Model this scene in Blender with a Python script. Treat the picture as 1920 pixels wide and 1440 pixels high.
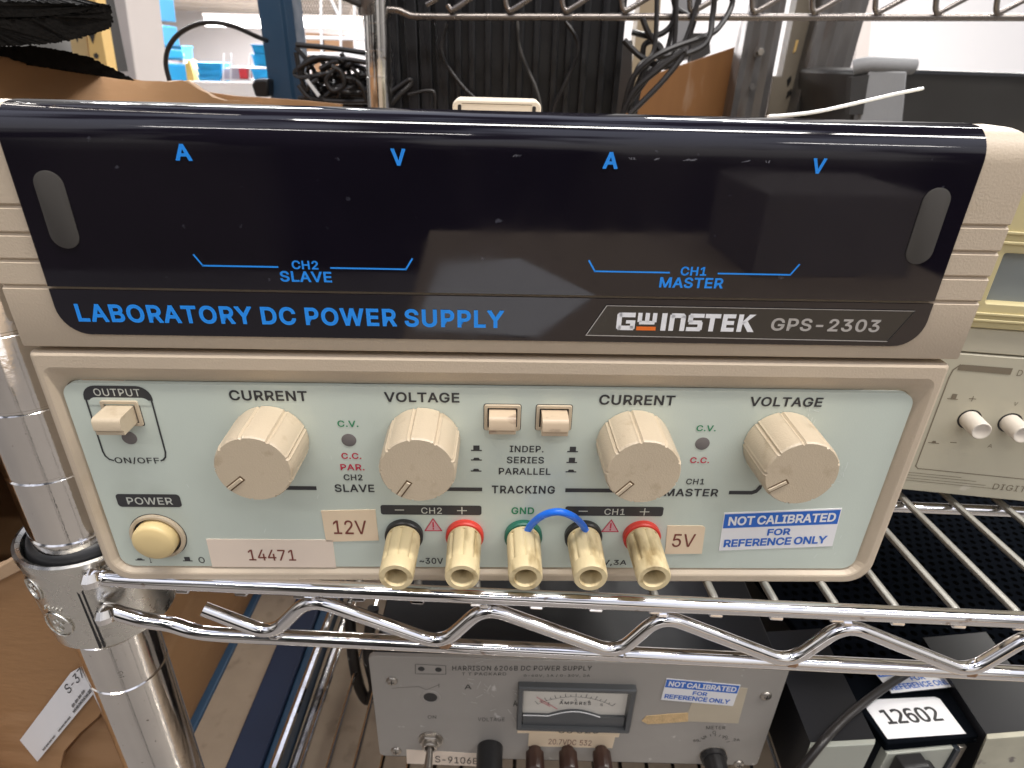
import bpy, math, random
from mathutils.geometry import tessellate_polygon
from mathutils import Vector, Matrix
random.seed(7)
C = bpy.context.scene
for o in list(bpy.data.objects):
    bpy.data.objects.remove(o)
R = math.radians
# ------------------------------------------------------------------ camera
# all lengths below are millimetres; K turns them into Blender metres
K = 0.001
F_PX, PITCH, ROLL, EYE = 1170.70, R(27.4575), R(1.631), 157.09
FWD = Vector((0, math.cos(PITCH), -math.sin(PITCH)))
DOWN = Vector((0, -math.sin(PITCH), -math.cos(PITCH)))
XR = Vector((1, 0, 0))
cr, sr = math.cos(ROLL), math.sin(ROLL)
c_right = XR * cr - DOWN * sr
c_down = XR * sr + DOWN * cr
cam = bpy.data.cameras.new('camera')
cam.sensor_width = 36
cam.lens = F_PX * 36 / 1920
cam.clip_start = 0.005
cam.clip_end = 200
cam.dof.use_dof = True
cam.dof.focus_distance = 0.195
cam.dof.aperture_fstop = 28
co = bpy.data.objects.new('camera', cam)
C.collection.objects.link(co)
m = Matrix((c_right, -c_down, -FWD)).transposed().to_4x4()
m.translation = Vector((0, 0, EYE * K))
co.matrix_world = m
C.camera = co
# ------------------------------------------------------------------ view + world
C.view_settings.view_transform = 'Standard'
C.view_settings.look = 'None'
C.view_settings.exposure = 0.16
C.view_settings.gamma = 1
C.render.engine = 'CYCLES'
C.cycles.use_denoising = True
C.cycles.max_bounces = 8
C.cycles.glossy_bounces = 5
C.cycles.sample_clamp_indirect = 6
w = bpy.data.worlds.new('World')
C.world = w
w.use_nodes = True
nt = w.node_tree
bg = nt.nodes['Background']
tc = nt.nodes.new('ShaderNodeTexCoord')
sep = nt.nodes.new('ShaderNodeSeparateXYZ')
ramp = nt.nodes.new('ShaderNodeValToRGB')
nt.links.new(tc.outputs['Generated'], sep.inputs[0])
mr = nt.nodes.new('ShaderNodeMapRange')
mr.inputs[1].default_value = -1
mr.inputs[2].default_value = 1
nt.links.new(sep.outputs[2], mr.inputs[0])
nt.links.new(mr.outputs[0], ramp.inputs[0])
wn = nt.nodes.new('ShaderNodeTexNoise')     # cluttered racks round the aisle: lighter and darker patches
wn.inputs['Scale'].default_value = 2.6; wn.inputs['Detail'].default_value = 3
wmap = nt.nodes.new('ShaderNodeMapping'); wmap.inputs['Scale'].default_value = (1, 1, .45)
nt.links.new(tc.outputs['Generated'], wmap.inputs[0])
nt.links.new(wmap.outputs[0], wn.inputs['Vector'])
wr = nt.nodes.new('ShaderNodeMapRange')
wr.inputs[1].default_value = .44; wr.inputs[2].default_value = .56; wr.inputs[3].default_value = .08; wr.inputs[4].default_value = 1.9
nt.links.new(wn.outputs[0], wr.inputs[0])
wm = nt.nodes.new('ShaderNodeMix'); wm.data_type = 'RGBA'; wm.blend_type = 'MULTIPLY'; wm.inputs[0].default_value = 1
nt.links.new(ramp.outputs[0], wm.inputs[6]); nt.links.new(wr.outputs[0], wm.inputs[7])
nt.links.new(wm.outputs[2], bg.inputs[0])
cr_ = ramp.color_ramp                      # dim floor, walls, pale ceiling of a big room
cr_.elements[0].position = 0.0
cr_.elements[0].color = (.035, .028, .022, 1)
cr_.elements[1].position = 1.0
cr_.elements[1].color = (.84, .90, 1.12, 1)
e = cr_.elements.new(0.44); e.color = (.06, .05, .042, 1)
e = cr_.elements.new(0.52); e.color = (.36, .34, .32, 1)
e = cr_.elements.new(0.64); e.color = (.52, .50, .48, 1)
bg.inputs[1].default_value = 0.75

def lamp(name, x, y, z, sx, sy, power, col, tilt=(0, 0, 0)):
    l = bpy.data.lights.new(name, 'AREA')
    l.shape = 'RECTANGLE'
    l.size = sx * K
    l.size_y = sy * K
    l.energy = power
    l.color = col
    o = bpy.data.objects.new(name, l)
    C.collection.objects.link(o)
    o.location = (x * K, y * K, z * K)
    o.rotation_euler = tilt
    return o
WARM = (1, .955, .895)
# the ceiling tubes of the aisle the camera stands in, and of the room behind the rack
lamp('ceiling_lamp', 170, -150, 1900, 1480, 130, 32, WARM, (R(-4), 0, 0))
lamp('ceiling_lamp', 1700, -150, 1900, 1400, 130, 30, WARM, (R(-4), 0, 0))
lamp('ceiling_lamp', -700, -1700, 2000, 1300, 160, 52, WARM, (R(-38), 0, 0))
lamp('ceiling_lamp', 1650, -1700, 2000, 700, 160, 27, WARM, (R(-38), 0, 0))
lamp('ceiling_lamp', 2000, 2600, 1900, 2400, 400, 190, (1, .97, .92))
lamp('ceiling_lamp', -2500, 4500, 1900, 2400, 400, 230, (1, .98, .97))
lamp('ceiling_lamp', -4500, 12500, 1200, 8000, 600, 2300, (1, .97, .98))
lamp('ceiling_lamp', -3500, 19000, 1200, 8000, 600, 2000, (1, .97, .98))
lamp('ceiling_lamp', 5500, 12500, 1500, 6000, 600, 900, (1, .97, .95))

# ------------------------------------------------------------------ pixel -> place helpers
def ray(px, py):
    a, b = (px - 960) / F_PX, (py - 720) / F_PX
    x = a * cr + b * sr
    d = -a * sr + b * cr
    return XR * x + DOWN * d + FWD
EYEV = Vector((0, 0, EYE))
def at(px, py, Y):                          # the point at depth Y
    r = ray(px, py)
    return r * (Y / r.y) + EYEV
def onz(px, py, z):                         # the point on a level surface
    r = ray(px, py)
    return r * ((z - EYE) / r.z) + EYEV
class Frame:                                # an upright face: origin, turned about Z
    def __init__(s, o, yaw):
        s.o = Vector(o); s.yaw = yaw
        s.e = Vector((math.cos(yaw), math.sin(yaw), 0))
        s.n = Vector((-math.sin(yaw), math.cos(yaw), 0))
    def uv(s, px, py, y=0):
        r = ray(px, py)
        t = ((s.o + s.n * y - EYEV).dot(s.n)) / r.dot(s.n)
        q = r * t + EYEV - s.o
        return (q.dot(s.e), q.z)
    def uvz(s, px, py, z):                  # on the level plane at local height z
        q = onz(px, py, s.o.z + z) - s.o
        return (q.dot(s.e), q.dot(s.n))

# ------------------------------------------------------------------ materials
MATS = {}
def mat(name, col, rough=.5, metal=0, var=.08, scale=60, bump=0, bscale=400, ior=1.5, emit=None, coat=0, rvar=0, col2=None, c2t=.6, c2w=.1, c2scale=30, spec=.5, stretch=(1, 1, 1)):
    mt = bpy.data.materials.new(name)
    mt.use_nodes = True
    n = mt.node_tree.nodes; L = mt.node_tree.links
    b = n['Principled BSDF']
    b.inputs['Roughness'].default_value = rough
    b.inputs['Metallic'].default_value = metal
    b.inputs['IOR'].default_value = ior
    b.inputs['Coat Weight'].default_value = coat
    b.inputs['Specular IOR Level'].default_value = spec
    t = n.new('ShaderNodeTexCoord')
    mp = n.new('ShaderNodeMapping')
    mp.inputs['Scale'].default_value = stretch
    L.new(t.outputs['Object'], mp.inputs[0])
    def noise(sc, det=4):
        k = n.new('ShaderNodeTexNoise')
        k.inputs['Scale'].default_value = sc
        k.inputs['Detail'].default_value = det
        L.new(mp.outputs[0], k.inputs['Vector'])
        return k
    def mix(fac, a, bb):
        k = n.new('ShaderNodeMix'); k.data_type = 'RGBA'
        L.new(fac, k.inputs[0])
        if isinstance(a, tuple): k.inputs[6].default_value = a
        else: L.new(a, k.inputs[6])
        if isinstance(bb, tuple): k.inputs[7].default_value = bb
        else: L.new(bb, k.inputs[7])
        return k.outputs[2]
    lo = tuple(max(0, c * (1 - var)) for c in col) + (1,)
    hi = tuple(min(1, c * (1 + var)) for c in col) + (1,)
    nz = noise(scale)
    out = mix(nz.outputs[0], lo, hi)
    if col2:                                # stains, dirt or wear with a shape of its own
        n2 = noise(c2scale, 8)
        rr = n.new('ShaderNodeMapRange')
        rr.inputs[1].default_value = c2t
        rr.inputs[2].default_value = c2t + c2w
        L.new(n2.outputs[0], rr.inputs[0])
        out = mix(rr.outputs[0], out, tuple(col2) + (1,))
    L.new(out, b.inputs['Base Color'])
    if rvar:
        n3 = noise(scale * 2.3, 6)
        rr = n.new('ShaderNodeMapRange')
        rr.inputs[1].default_value = .35; rr.inputs[2].default_value = .7
        rr.inputs[3].default_value = max(0, rough - rvar); rr.inputs[4].default_value = rough + rvar
        L.new(n3.outputs[0], rr.inputs[0])
        L.new(rr.outputs[0], b.inputs['Roughness'])
    if bump:
        n4 = noise(bscale, 3)
        bp = n.new('ShaderNodeBump')
        bp.inputs['Strength'].default_value = bump
        bp.inputs['Distance'].default_value = .0004
        L.new(n4.outputs[0], bp.inputs['Height'])
        L.new(bp.outputs[0], b.inputs['Normal'])
    if emit:
        b.inputs['Emission Color'].default_value = tuple(emit[:3]) + (1,)
        b.inputs['Emission Strength'].default_value = emit[3]
    MATS[name] = mt
    return mt
beige = mat('beige_plastic', (.54, .445, .335), .48, var=.05, scale=25, bump=.25, bscale=1600, col2=(.40, .30, .19), c2t=.64, c2w=.2, c2scale=22)
knobm = mat('knob_plastic', (.535, .44, .315), .38, var=.06, scale=70, bump=.22, bscale=2200, rvar=.08, col2=(.43, .34, .23), c2t=.60, c2w=.14, c2scale=150)
paneln = mat('panel_paint', (.56, .62, .55), .42, var=.035, scale=18, bump=.08, bscale=2200, col2=(.47, .52, .45), c2t=.58, c2w=.22, c2scale=24, rvar=.06)
smoke = mat('smoked_acrylic', (.0075, .006, .0105), .055, var=.3, scale=30, rvar=.035, col2=(.055, .055, .07), c2t=.715, c2w=.06, c2scale=300)
matte_dark = mat('matte_dark_tab', (.055, .05, .045), .55, var=.1)
badgem = mat('badge_film', (.02, .018, .016), .22, var=.1, coat=.3)
blue_ink = mat('blue_ink', (.015, .29, .92), .5, var=.05)
dark_ink = mat('dark_ink', (.035, .035, .038), .5, var=.1)
green_ink = mat('green_ink', (.02, .24, .10), .5)
red_ink = mat('red_ink', (.55, .02, .06), .5)
pink_ink = mat('pink_ink', (.62, .36, .38), .5)
white_ink = mat('white_ink', (.82, .82, .84), .45)
pale_ink = mat('pale_ink', (.60, .62, .56), .5)
orange_ink = mat('orange_ink', (.85, .17, .015), .45)
silver_ink = mat('silver_ink', (.50, .48, .46), .35, metal=.3)
led_grey = mat('unlit_lens', (.16, .145, .14), .3)
cream = mat('cream_plastic', (.63, .515, .30), .5, var=.08, scale=120, bump=.15, bscale=1500, col2=(.34, .25, .12), c2t=.52, c2w=.16, c2scale=190, stretch=(1, .35, 1))
cream_btn = mat('cream_button', (.74, .57, .28), .35, var=.06, scale=60)
black_pl = mat('black_plastic', (.018, .017, .017), .4, var=.2)
red_pl = mat('red_plastic', (.62, .045, .03), .4)
green_pl = mat('green_plastic', (.015, .13, .085), .4)
bluewire = mat('blue_vinyl', (.012, .16, .78), .32)
label_cream = mat('label_cream', (.80, .64, .45), .5, var=.03, bump=.05, bscale=900)
label_pink = mat('label_pale', (.82, .69, .57), .5, var=.03)
label_white = mat('label_white', (.80, .79, .80), .45, var=.03)
sticker_blue = mat('sticker_blue', (.015, .13, .55), .4)
label_ink = mat('label_ink', (.20, .045, .03), .5)
black_ink = mat('black_ink', (.012, .011, .012), .5)
chrome = mat('chrome', (.80, .78, .77), .11, metal=1, var=.05, scale=90, rvar=.07, col2=(.45, .36, .30), c2t=.67, c2w=.06, c2scale=140)
chrome_d = mat('aged_chrome', (.74, .71, .67), .11, metal=1, var=.1, scale=60, rvar=.05, bump=.05, bscale=900, col2=(.30, .26, .22), c2t=.69, c2w=.05, c2scale=420)
wirem = mat('deck_wire_finish', (.31, .30, .27), .45, metal=.85, var=.1, scale=200)
castm = mat('cast_collar', (.68, .66, .61), .3, metal=1, var=.1, scale=80, rvar=.1, bump=.1, bscale=500)
hgrey = mat('harrison_grey', (.33, .305, .275), .45, var=.06, scale=40, bump=.06, bscale=900, col2=(.52, .49, .46), c2t=.66, c2w=.03, c2scale=85, rvar=.08)
hframe = mat('meter_frame', (.075, .078, .08), .3, var=.1)
dialm = mat('dial_paper', (.66, .62, .55), .5, var=.04)
dull_metal = mat('dull_steel', (.50, .46, .41), .35, metal=1, var=.15)
brown_bak = mat('bakelite', (.055, .028, .02), .3, var=.3, scale=150)
navy = mat('navy_enamel', (.016, .021, .028), .42, var=.15, scale=40, bump=.1, bscale=1200, col2=(.11, .12, .12), c2t=.70, c2w=.04, c2scale=110)
blackbox = mat('black_enamel', (.010, .010, .012), .38, var=.2, scale=30)
dig = mat('digital_case', (.50, .45, .33), .5, var=.05, scale=30, bump=.1, bscale=1800)
dig_panel = mat('digital_panel', (.51, .475, .365), .5, var=.05, scale=25, col2=(.60, .56, .46), c2t=.68, c2w=.04, c2scale=70)
dig_yel = mat('digital_bezel', (.58, .50, .27), .5, var=.05)
lcd = mat('lcd_grey', (.25, .28, .28), .25, var=.1)
btn_w = mat('ivory_button', (.66, .60, .52), .35, var=.05)
taupe_ink = mat('taupe_ink', (.20, .165, .115), .5)
card = mat('cardboard', (.34, .185, .082), .75, var=.15, scale=9, bump=.5, bscale=120, col2=(.41, .235, .115), c2t=.55, c2w=.12, c2scale=14, stretch=(1, 1, 3))
card_in = mat('torn_cardboard', (.46, .31, .19), .85, var=.2, scale=80, bump=.6, bscale=300)
foam = mat('black_foam', (.010, .009, .008), .95, var=.5, scale=300, bump=1, bscale=700, spec=.1)
bluesteel = mat('blue_steel', (.028, .068, .125), .4, var=.18, scale=20, rvar=.08)
navysteel = mat('navy_steel', (.016, .028, .065), .45, var=.15, scale=20)
board = mat('particle_board', (.34, .265, .19), .8, var=.12, scale=60, bump=.3, bscale=300, col2=(.26, .20, .14), c2t=.60, c2w=.1, c2scale=45)
wood = mat('plywood', (.30, .135, .045), .5, var=.15, scale=12, stretch=(6, 6, 1), col2=(.44, .29, .19), c2t=.56, c2w=.12, c2scale=6)
galv = mat('galvanised_steel', (.19, .18, .175), .42, metal=.75, var=.25, scale=9, stretch=(4, 4, 1), rvar=.1, col2=(.16, .14, .13), c2t=.58, c2w=.1, c2scale=14)
tan_steel = mat('tan_steel', (.20, .17, .13), .5, var=.2, scale=10)
shade_chrome = mat('shaded_chrome', (.27, .24, .22), .3, metal=.9, var=.2, scale=40, rvar=.08)  # upper shelf chrome, shade put into its darker base colour
cable_m = mat('cable_rubber', (.016, .013, .012), .38, var=.2)
rubber = mat('black_rubber', (.012, .012, .013), .4)
white_pl = mat('white_nylon', (.78, .78, .78), .35)
padm = mat('grey_padding', (.26, .26, .265), .6, var=.12, scale=40, bump=.4, bscale=350)
bin_blue = mat('bin_blue', (.012, .30, .62), .4, var=.12, scale=6)
bin_blue2 = mat('bin_pale_blue', (.10, .42, .78), .45, var=.1, scale=6)
wall_w = mat('wall_paint', (.80, .78, .79), .7, var=.03, scale=1)
col_w = mat('column_paint', (.62, .56, .53), .7, var=.06, scale=5)
yel = mat('yellow_steel', (.72, .48, .18), .5, var=.08, scale=8)
charcoal = mat('charcoal_steel', (.035, .033, .032), .5, var=.2)
box_brown = mat('far_carton', (.42, .24, .13), .8, var=.1, scale=5)
redm = mat('red_bin', (.55, .03, .04), .5)
ylwbag = mat('yellow_bag', (.75, .50, .14), .6, var=.2)
whitewire = mat('white_wire', (.80, .80, .82), .4)
grey_floor = mat('floor_paint', (.22, .20, .18), .6, var=.1, scale=2)
tube_m = mat('lit_tube', (.9, .9, .9), .5, emit=(1, .97, .95, 6))
ceil_m = mat('ceiling_paint', (.62, .58, .54), .8, var=.05, scale=1)

# ------------------------------------------------------------------ mesh builder
def load_font(fn):                           # lettering fonts that ship with Blender itself
    try:
        import os
        return bpy.data.fonts.load(os.path.join(bpy.utils.system_resource('DATAFILES'), 'fonts', fn))
    except Exception:
        return None
SANS, MONO = load_font('Inter.woff2'), load_font('DejaVuSansMono.woff2')
_tcache = {}
def glyphs(s, bold, sp, font=None):
    """Flat lettering: outline contours from the font, each outer contour filled with its own holes cut out."""
    key = (s, bold, sp, font)
    if key not in _tcache:
        cu = bpy.data.curves.new('t', 'FONT')
        if (font or SANS): cu.font = font or SANS
        cu.body = s; cu.space_character = sp; cu.space_word = .72; cu.resolution_u = 3; cu.fill_mode = 'NONE'
        ob = bpy.data.objects.new('t', cu)
        C.collection.objects.link(ob)
        dg = bpy.context.evaluated_depsgraph_get()
        me = bpy.data.meshes.new_from_object(ob.evaluated_get(dg))
        co = [(v.co.x, v.co.y) for v in me.vertices]
        nb = {}
        for e in me.edges:
            a, b = e.vertices
            nb.setdefault(a, []).append(b); nb.setdefault(b, []).append(a)
        seen = set(); loops = []
        for st_ in range(len(co)):
            if st_ in seen or st_ not in nb: continue
            lp = [st_]; seen.add(st_); cur = st_
            while True:
                nx = [q for q in nb[cur] if q not in seen]
                if not nx: break
                cur = min(nx) if len(lp) == 1 else nx[0]
                seen.add(cur); lp.append(cur)
            pts = [co[q] for q in lp]
            cl = [pts[0]]
            for q in pts[1:]:
                if abs(q[0] - cl[-1][0]) + abs(q[1] - cl[-1][1]) > 1e-4: cl.append(q)
            while len(cl) > 2 and abs(cl[0][0] - cl[-1][0]) + abs(cl[0][1] - cl[-1][1]) < 1e-4: cl.pop()
            if len(cl) > 2: loops.append(cl)
        bpy.data.objects.remove(ob); bpy.data.meshes.remove(me); bpy.data.curves.remove(cu)
        def area(l): return sum(a[0] * b[1] - b[0] * a[1] for a, b in zip(l, l[1:] + l[:1])) / 2
        def inside(p, l):
            c = False
            for a, b in zip(l, l[1:] + l[:1]):
                if (a[1] > p[1]) != (b[1] > p[1]) and p[0] < (b[0] - a[0]) * (p[1] - a[1]) / (b[1] - a[1]) + a[0]: c = not c
            return c
        big = max(loops, key=lambda l: abs(area(l)))
        sg = area(big) > 0
        outer = [l for l in loops if (area(l) > 0) == sg]
        holes = [l for l in loops if (area(l) > 0) != sg]
        vs, fs = [], []
        for n_, o in enumerate(outer):
            hs = [h for h in holes if inside(h[0], o) and inside(h[len(h) // 2], o)]
            poly = [[Vector((x, y, 0)) for x, y in l] for l in [o] + hs]
            k = len(vs)
            lift = (n_ % 3)
            for l in [o] + hs: vs += [(x, y, lift) for x, y in l]
            fs += [tuple(k + q for q in t) for t in tessellate_polygon(poly)]
        if bold:                             # thicken: a band along every contour edge
            cnt = 0
            for l in outer + holes:
                for a, b in zip(l, l[1:] + l[:1]):
                    dx, dy = b[0] - a[0], b[1] - a[1]
                    dl = math.hypot(dx, dy)
                    if dl < 1e-6: continue
                    dx, dy = dx / dl * bold, dy / dl * bold
                    ext = 1 if dl > .03 else .35
                    k = len(vs); cnt += 1
                    lf = 3 + (cnt % 23) * .12
                    vs += [(a[0] - dx * ext - dy, a[1] - dy * ext + dx, lf), (a[0] - dx * ext + dy, a[1] - dy * ext - dx, lf), (b[0] + dx * ext + dy, b[1] + dy * ext - dx, lf), (b[0] + dx * ext - dy, b[1] + dy * ext + dx, lf)]
                    fs.append((k, k + 1, k + 2, k + 3))
        x0 = min(v[0] for v in vs); x1 = max(v[0] for v in vs)
        y0 = min(v[1] for v in vs); y1 = max(v[1] for v in vs)
        _tcache[key] = ([((a - x0) / max(1e-6, x1 - x0), (b - y0) / max(1e-6, y1 - y0), q) for a, b, q in vs], fs)
    return _tcache[key]

def rrect(x0, x1, z0, z1, r, n=6):          # r = one radius or (bl, br, tr, tl)
    if not isinstance(r, (tuple, list)): r = (r, r, r, r)
    pts = []
    for (cx, cz, rr, a0) in ((x0 + r[0], z0 + r[0], r[0], 180), (x1 - r[1], z0 + r[1], r[1], 270), (x1 - r[2], z1 - r[2], r[2], 0), (x0 + r[3], z1 - r[3], r[3], 90)):
        for i in range(n + 1):
            a = R(a0 + 90 * i / n)
            pts.append((cx + rr * math.cos(a), cz + rr * math.sin(a)))
    return pts

def catmull(pts, sub):
    P = [Vector(p) for p in pts]
    if len(P) < 3: return P
    out = []
    for i in range(len(P) - 1):
        p0 = P[max(0, i - 1)]; p1 = P[i]; p2 = P[i + 1]; p3 = P[min(len(P) - 1, i + 2)]
        for k in range(sub):
            t = k / sub
            out.append(.5 * ((2 * p1) + (p2 - p0) * t + (2 * p0 - 5 * p1 + 4 * p2 - p3) * t * t + (3 * p1 - p0 - 3 * p2 + p3) * t ** 3))
    out.append(P[-1])
    return out

class MB:
    def __init__(s):
        s.v = []; s.f = []; s.m = []
    def mi(s, m):
        if m not in s.m: s.m.append(m)
        return s.m.index(m)
    def add(s, vs, fs, m):
        k = len(s.v); i = s.mi(m)
        s.v += [Vector(v) for v in vs]
        s.f += [(tuple(k + a for a in f), i) for f in fs]
        return s
    def box(s, x0, x1, y0, y1, z0, z1, m):
        vs = [(x, y, z) for z in (z0, z1) for y in (y0, y1) for x in (x0, x1)]
        return s.add(vs, [(0, 2, 3, 1), (4, 5, 7, 6), (0, 1, 5, 4), (2, 6, 7, 3), (0, 4, 6, 2), (1, 3, 7, 5)], m)
    def quad(s, pts, m): return s.add(pts, [tuple(range(len(pts)))], m)
    def loft(s, rings, m, cap0=True, cap1=True):
        n = len(rings[0]); vs = [p for r in rings for p in r]; fs = []
        for k in range(len(rings) - 1):
            for i in range(n):
                j = (i + 1) % n
                fs.append((k * n + i, k * n + j, (k + 1) * n + j, (k + 1) * n + i))
        if cap0: fs.append(tuple(range(n - 1, -1, -1)))
        if cap1: fs.append(tuple(range((len(rings) - 1) * n, len(rings) * n)))
        return s.add(vs, fs, m)
    def plate(s, poly, y0, y1, m):          # outline in local X-Z, from y0 (front) to y1
        return s.loft([[(x, y0, z) for x, z in poly], [(x, y1, z) for x, z in poly]], m)
    def slab(s, pts, d, m):                 # 3D outline pushed along d
        d = Vector(d)
        return s.loft([[Vector(p) for p in pts], [Vector(p) + d for p in pts]], m)
    def tube(s, pts, r, m, n=10, sub=6, closed=False):
        P = catmull(pts, sub) if sub > 1 else [Vector(p) for p in pts]
        t0 = (P[1] - P[0]).normalized()
        up = Vector((0, 0, 1)) if abs(t0.z) < .9 else Vector((1, 0, 0))
        nrm = (up - t0 * up.dot(t0)).normalized()
        rings = []
        for i, p in enumerate(P):
            t = (P[min(i + 1, len(P) - 1)] - P[max(i - 1, 0)]).normalized()
            nrm = (nrm - t * nrm.dot(t)).normalized()
            b = t.cross(nrm)
            rr = r(i / (len(P) - 1)) if callable(r) else r
            rings.append([p + nrm * (rr * math.cos(2 * math.pi * k / n)) + b * (rr * math.sin(2 * math.pi * k / n)) for k in range(n)])
        return s.loft(rings, m)
    def lathe(s, c, ax, prof, m, n=32, cap0=True, cap1=True, shape=None):
        ax = Vector(ax).normalized(); c = Vector(c)
        u = Vector((1, 0, 0)) if abs(ax.x) < .9 else Vector((0, 1, 0))
        u = (u - ax * u.dot(ax)).normalized(); w_ = ax.cross(u)
        rings = []
        for (r, h) in prof:
            ring = []
            for k in range(n):
                a = 2 * math.pi * k / n
                q = r * (shape(a) if shape else 1)
                ring.append(c + ax * h + u * (q * math.cos(a)) + w_ * (q * math.sin(a)))
            rings.append(ring)
        return s.loft(rings, m, cap0, cap1)
    def txt(s, t, o, u, v, m, bold=.02, sp=1.0, font=None):    # o = lower left corner, u and v span the lettering
        vs, fs = glyphs(t, bold, sp, font)
        o, u, v = Vector(o), Vector(u), Vector(v)
        n = u.cross(v).normalized() * .006     # strokes that cross sit a hair apart
        return s.add([o + u * a + v * b + n * q for a, b, q in vs], fs, m)
    def t(s, text, x0, x1, z0, z1, y, m, bold=.02, sp=1.0):
        return s.txt(text, (x0, y, z0), (x1 - x0, 0, 0), (0, 0, z1 - z0), m, bold, sp)
    def line(s, pts, wd, y, m):             # a printed line in the X-Z plane
        for a, b in zip(pts, pts[1:]):
            d = Vector((b[0] - a[0], b[1] - a[1])); d.normalize()
            n = Vector((-d.y, d.x)) * (wd / 2); e_ = d * (wd / 2)
            a_, b_ = Vector(a) - e_, Vector(b) + e_
            s.quad([(q.x, y, q.y) for q in (a_ + n, a_ - n, b_ - n, b_ + n)], m)
        return s
    def build(s, name, parent=None, bevel=0, seg=2, ang=35, loc=None):
        me = bpy.data.meshes.new(name)
        me.from_pydata([v * K for v in s.v], [], [f for f, _ in s.f])
        for mm in s.m: me.materials.append(mm)
        for p, (_, i) in zip(me.polygons, s.f):
            p.material_index = i; p.use_smooth = True
        me.validate()
        me.update()
        import bmesh
        bm = bmesh.new(); bm.from_mesh(me)
        bmesh.ops.recalc_face_normals(bm, faces=bm.faces)
        bm.to_mesh(me); bm.free()
        me.set_sharp_from_angle(angle=R(ang))
        o = bpy.data.objects.new(name, me)
        C.collection.objects.link(o)
        if bevel:
            b = o.modifiers.new('edge', 'BEVEL')
            b.width = bevel * K; b.segments = seg; b.limit_method = 'ANGLE'; b.angle_limit = R(40)
            b.harden_normals = False
        if parent is not None: o.parent = parent
        return o

def tag(o, label=None, cat=None, group=None, kind=None):
    if label: o['label'] = label
    if cat: o['category'] = cat
    if group: o['group'] = group
    if kind: o['kind'] = kind
    return o
def thing(name, label, cat, loc=(0, 0, 0), yaw=0, group=None):
    o = bpy.data.objects.new(name, None)
    C.collection.objects.link(o)
    o.location = Vector(loc) * K
    o.rotation_euler = (0, 0, yaw)
    o.empty_display_size = .02
    return tag(o, label, cat, group)

# ================================================================== SETTING
tag(MB().box(-14000, 14000, -4000, 24000, -1210, -1200, grey_floor).build('floor'), kind='structure')
tag(MB().box(-14000, 14000, 24000, 24200, -1200, 2600, wall_w).build('back_wall'), kind='structure')
cl = MB().box(-14000, 14000, 9000, 24000, 1330, 1400, ceil_m)
for yy in range(10000, 24000, 2000):
    cl.box(-14000, 14000, yy, yy + 160, 1230, 1329, ceil_m)
tag(cl.build('ceiling'), kind='structure')

# ================================================================== MAIN POWER SUPPLY
DY = R(1.9548)
D0 = 157.48
dev_o = Vector((math.cos(DY), math.sin(DY), 0)) * 2.4 + Vector((-math.sin(DY), math.cos(DY), 0)) * D0
DF = Frame(dev_o, DY)
ps = thing('power_supply', 'beige laboratory bench power supply with a dark display window and tan knobs', 'power supply', dev_o, DY)
XL, XRt, HT = -129.5, 128.2, 145.4
# lower bezel, a frame round the recessed panel
def ring(poly, y): return [(x, y, z) for x, z in poly]
lb = MB()
lb.loft([ring(rrect(XL, XRt, -.9, 83.0, (8, 8, 1, 1)), 16), ring(rrect(XL, XRt, -.9, 83.0, (8, 8, 1, 1)), 1.2),
         ring(rrect(XL + .35, XRt - .35, -.6, 82.7, (8, 8, 1, 1)), .4),
         ring(rrect(XL + 1.2, XRt - 1.2, .1, 82.1, (7.4, 7.4, 1, 1)), 0),
         ring(rrect(-127.2, 125.4, 2.2, 78.6, (7, 7, 3, 3)), 0),
         ring(rrect(-126.8, 125.0, 2.7, 78.0, (6.6, 6.6, 3, 3)), .25),
         ring(rrect(-124.8, 122.3, 4.3, 73.2, (4.6, 4.6, 4.2, 4.2)), 3.2)], beige, cap0=False, cap1=False)
lb.build('lower_bezel', ps, ang=11)
# upper housing: one profile swept across, with the grooves on the cheeks
prof = [(16, 84.4), (1.2, 84.4), (.35, 84.8), (0, 85.6)]
for zc in (101.9, 108.8, 115.6, 122.4):
    prof += [(0, zc - .75), (.7, zc - .35), (.9, zc), (.25, zc + .35), (0, zc + .65)]
prof += [(0, 130)]
RA = 8.0
for i in range(0, 13):
    a = R(i * 7.5)
    prof.append((RA - RA * math.cos(a), HT - RA + RA * math.sin(a)))
prof += [(13, HT), (16, HT - .8)]
uh = MB()
vs = []
CR = 6
for (y, z) in prof:
    dx = 0
    if z > HT - CR: dx = CR - math.sqrt(max(0, CR * CR - (z - HT + CR) ** 2))
    l, r = XL - .2 + dx, XRt + 1.0 - dx
    vs += [(l, 16, z), (l, y, z), (l + .5, max(0, y - 0.0), z), (r - .5, y, z), (r, y, z), (r, 16, z)]
fs = []
for k in range(len(prof) - 1):
    for i in range(5):
        fs.append((k * 6 + i, k * 6 + i + 1, (k + 1) * 6 + i + 1, (k + 1) * 6 + i))
uh.add(vs, fs, beige)
uh.build('upper_housing', ps, ang=30)
MB().box(-117, 117, 16.05, 236, 4, 122.5, beige).build('case', ps, bevel=2)
for fx in (-105, 100):
    for fy in (30, 240):
        MB().lathe((fx, fy, 3.9), (0, 0, -1), [(7, 0), (6.4, 3.6)], rubber, n=20).build('foot', ps)
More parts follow.
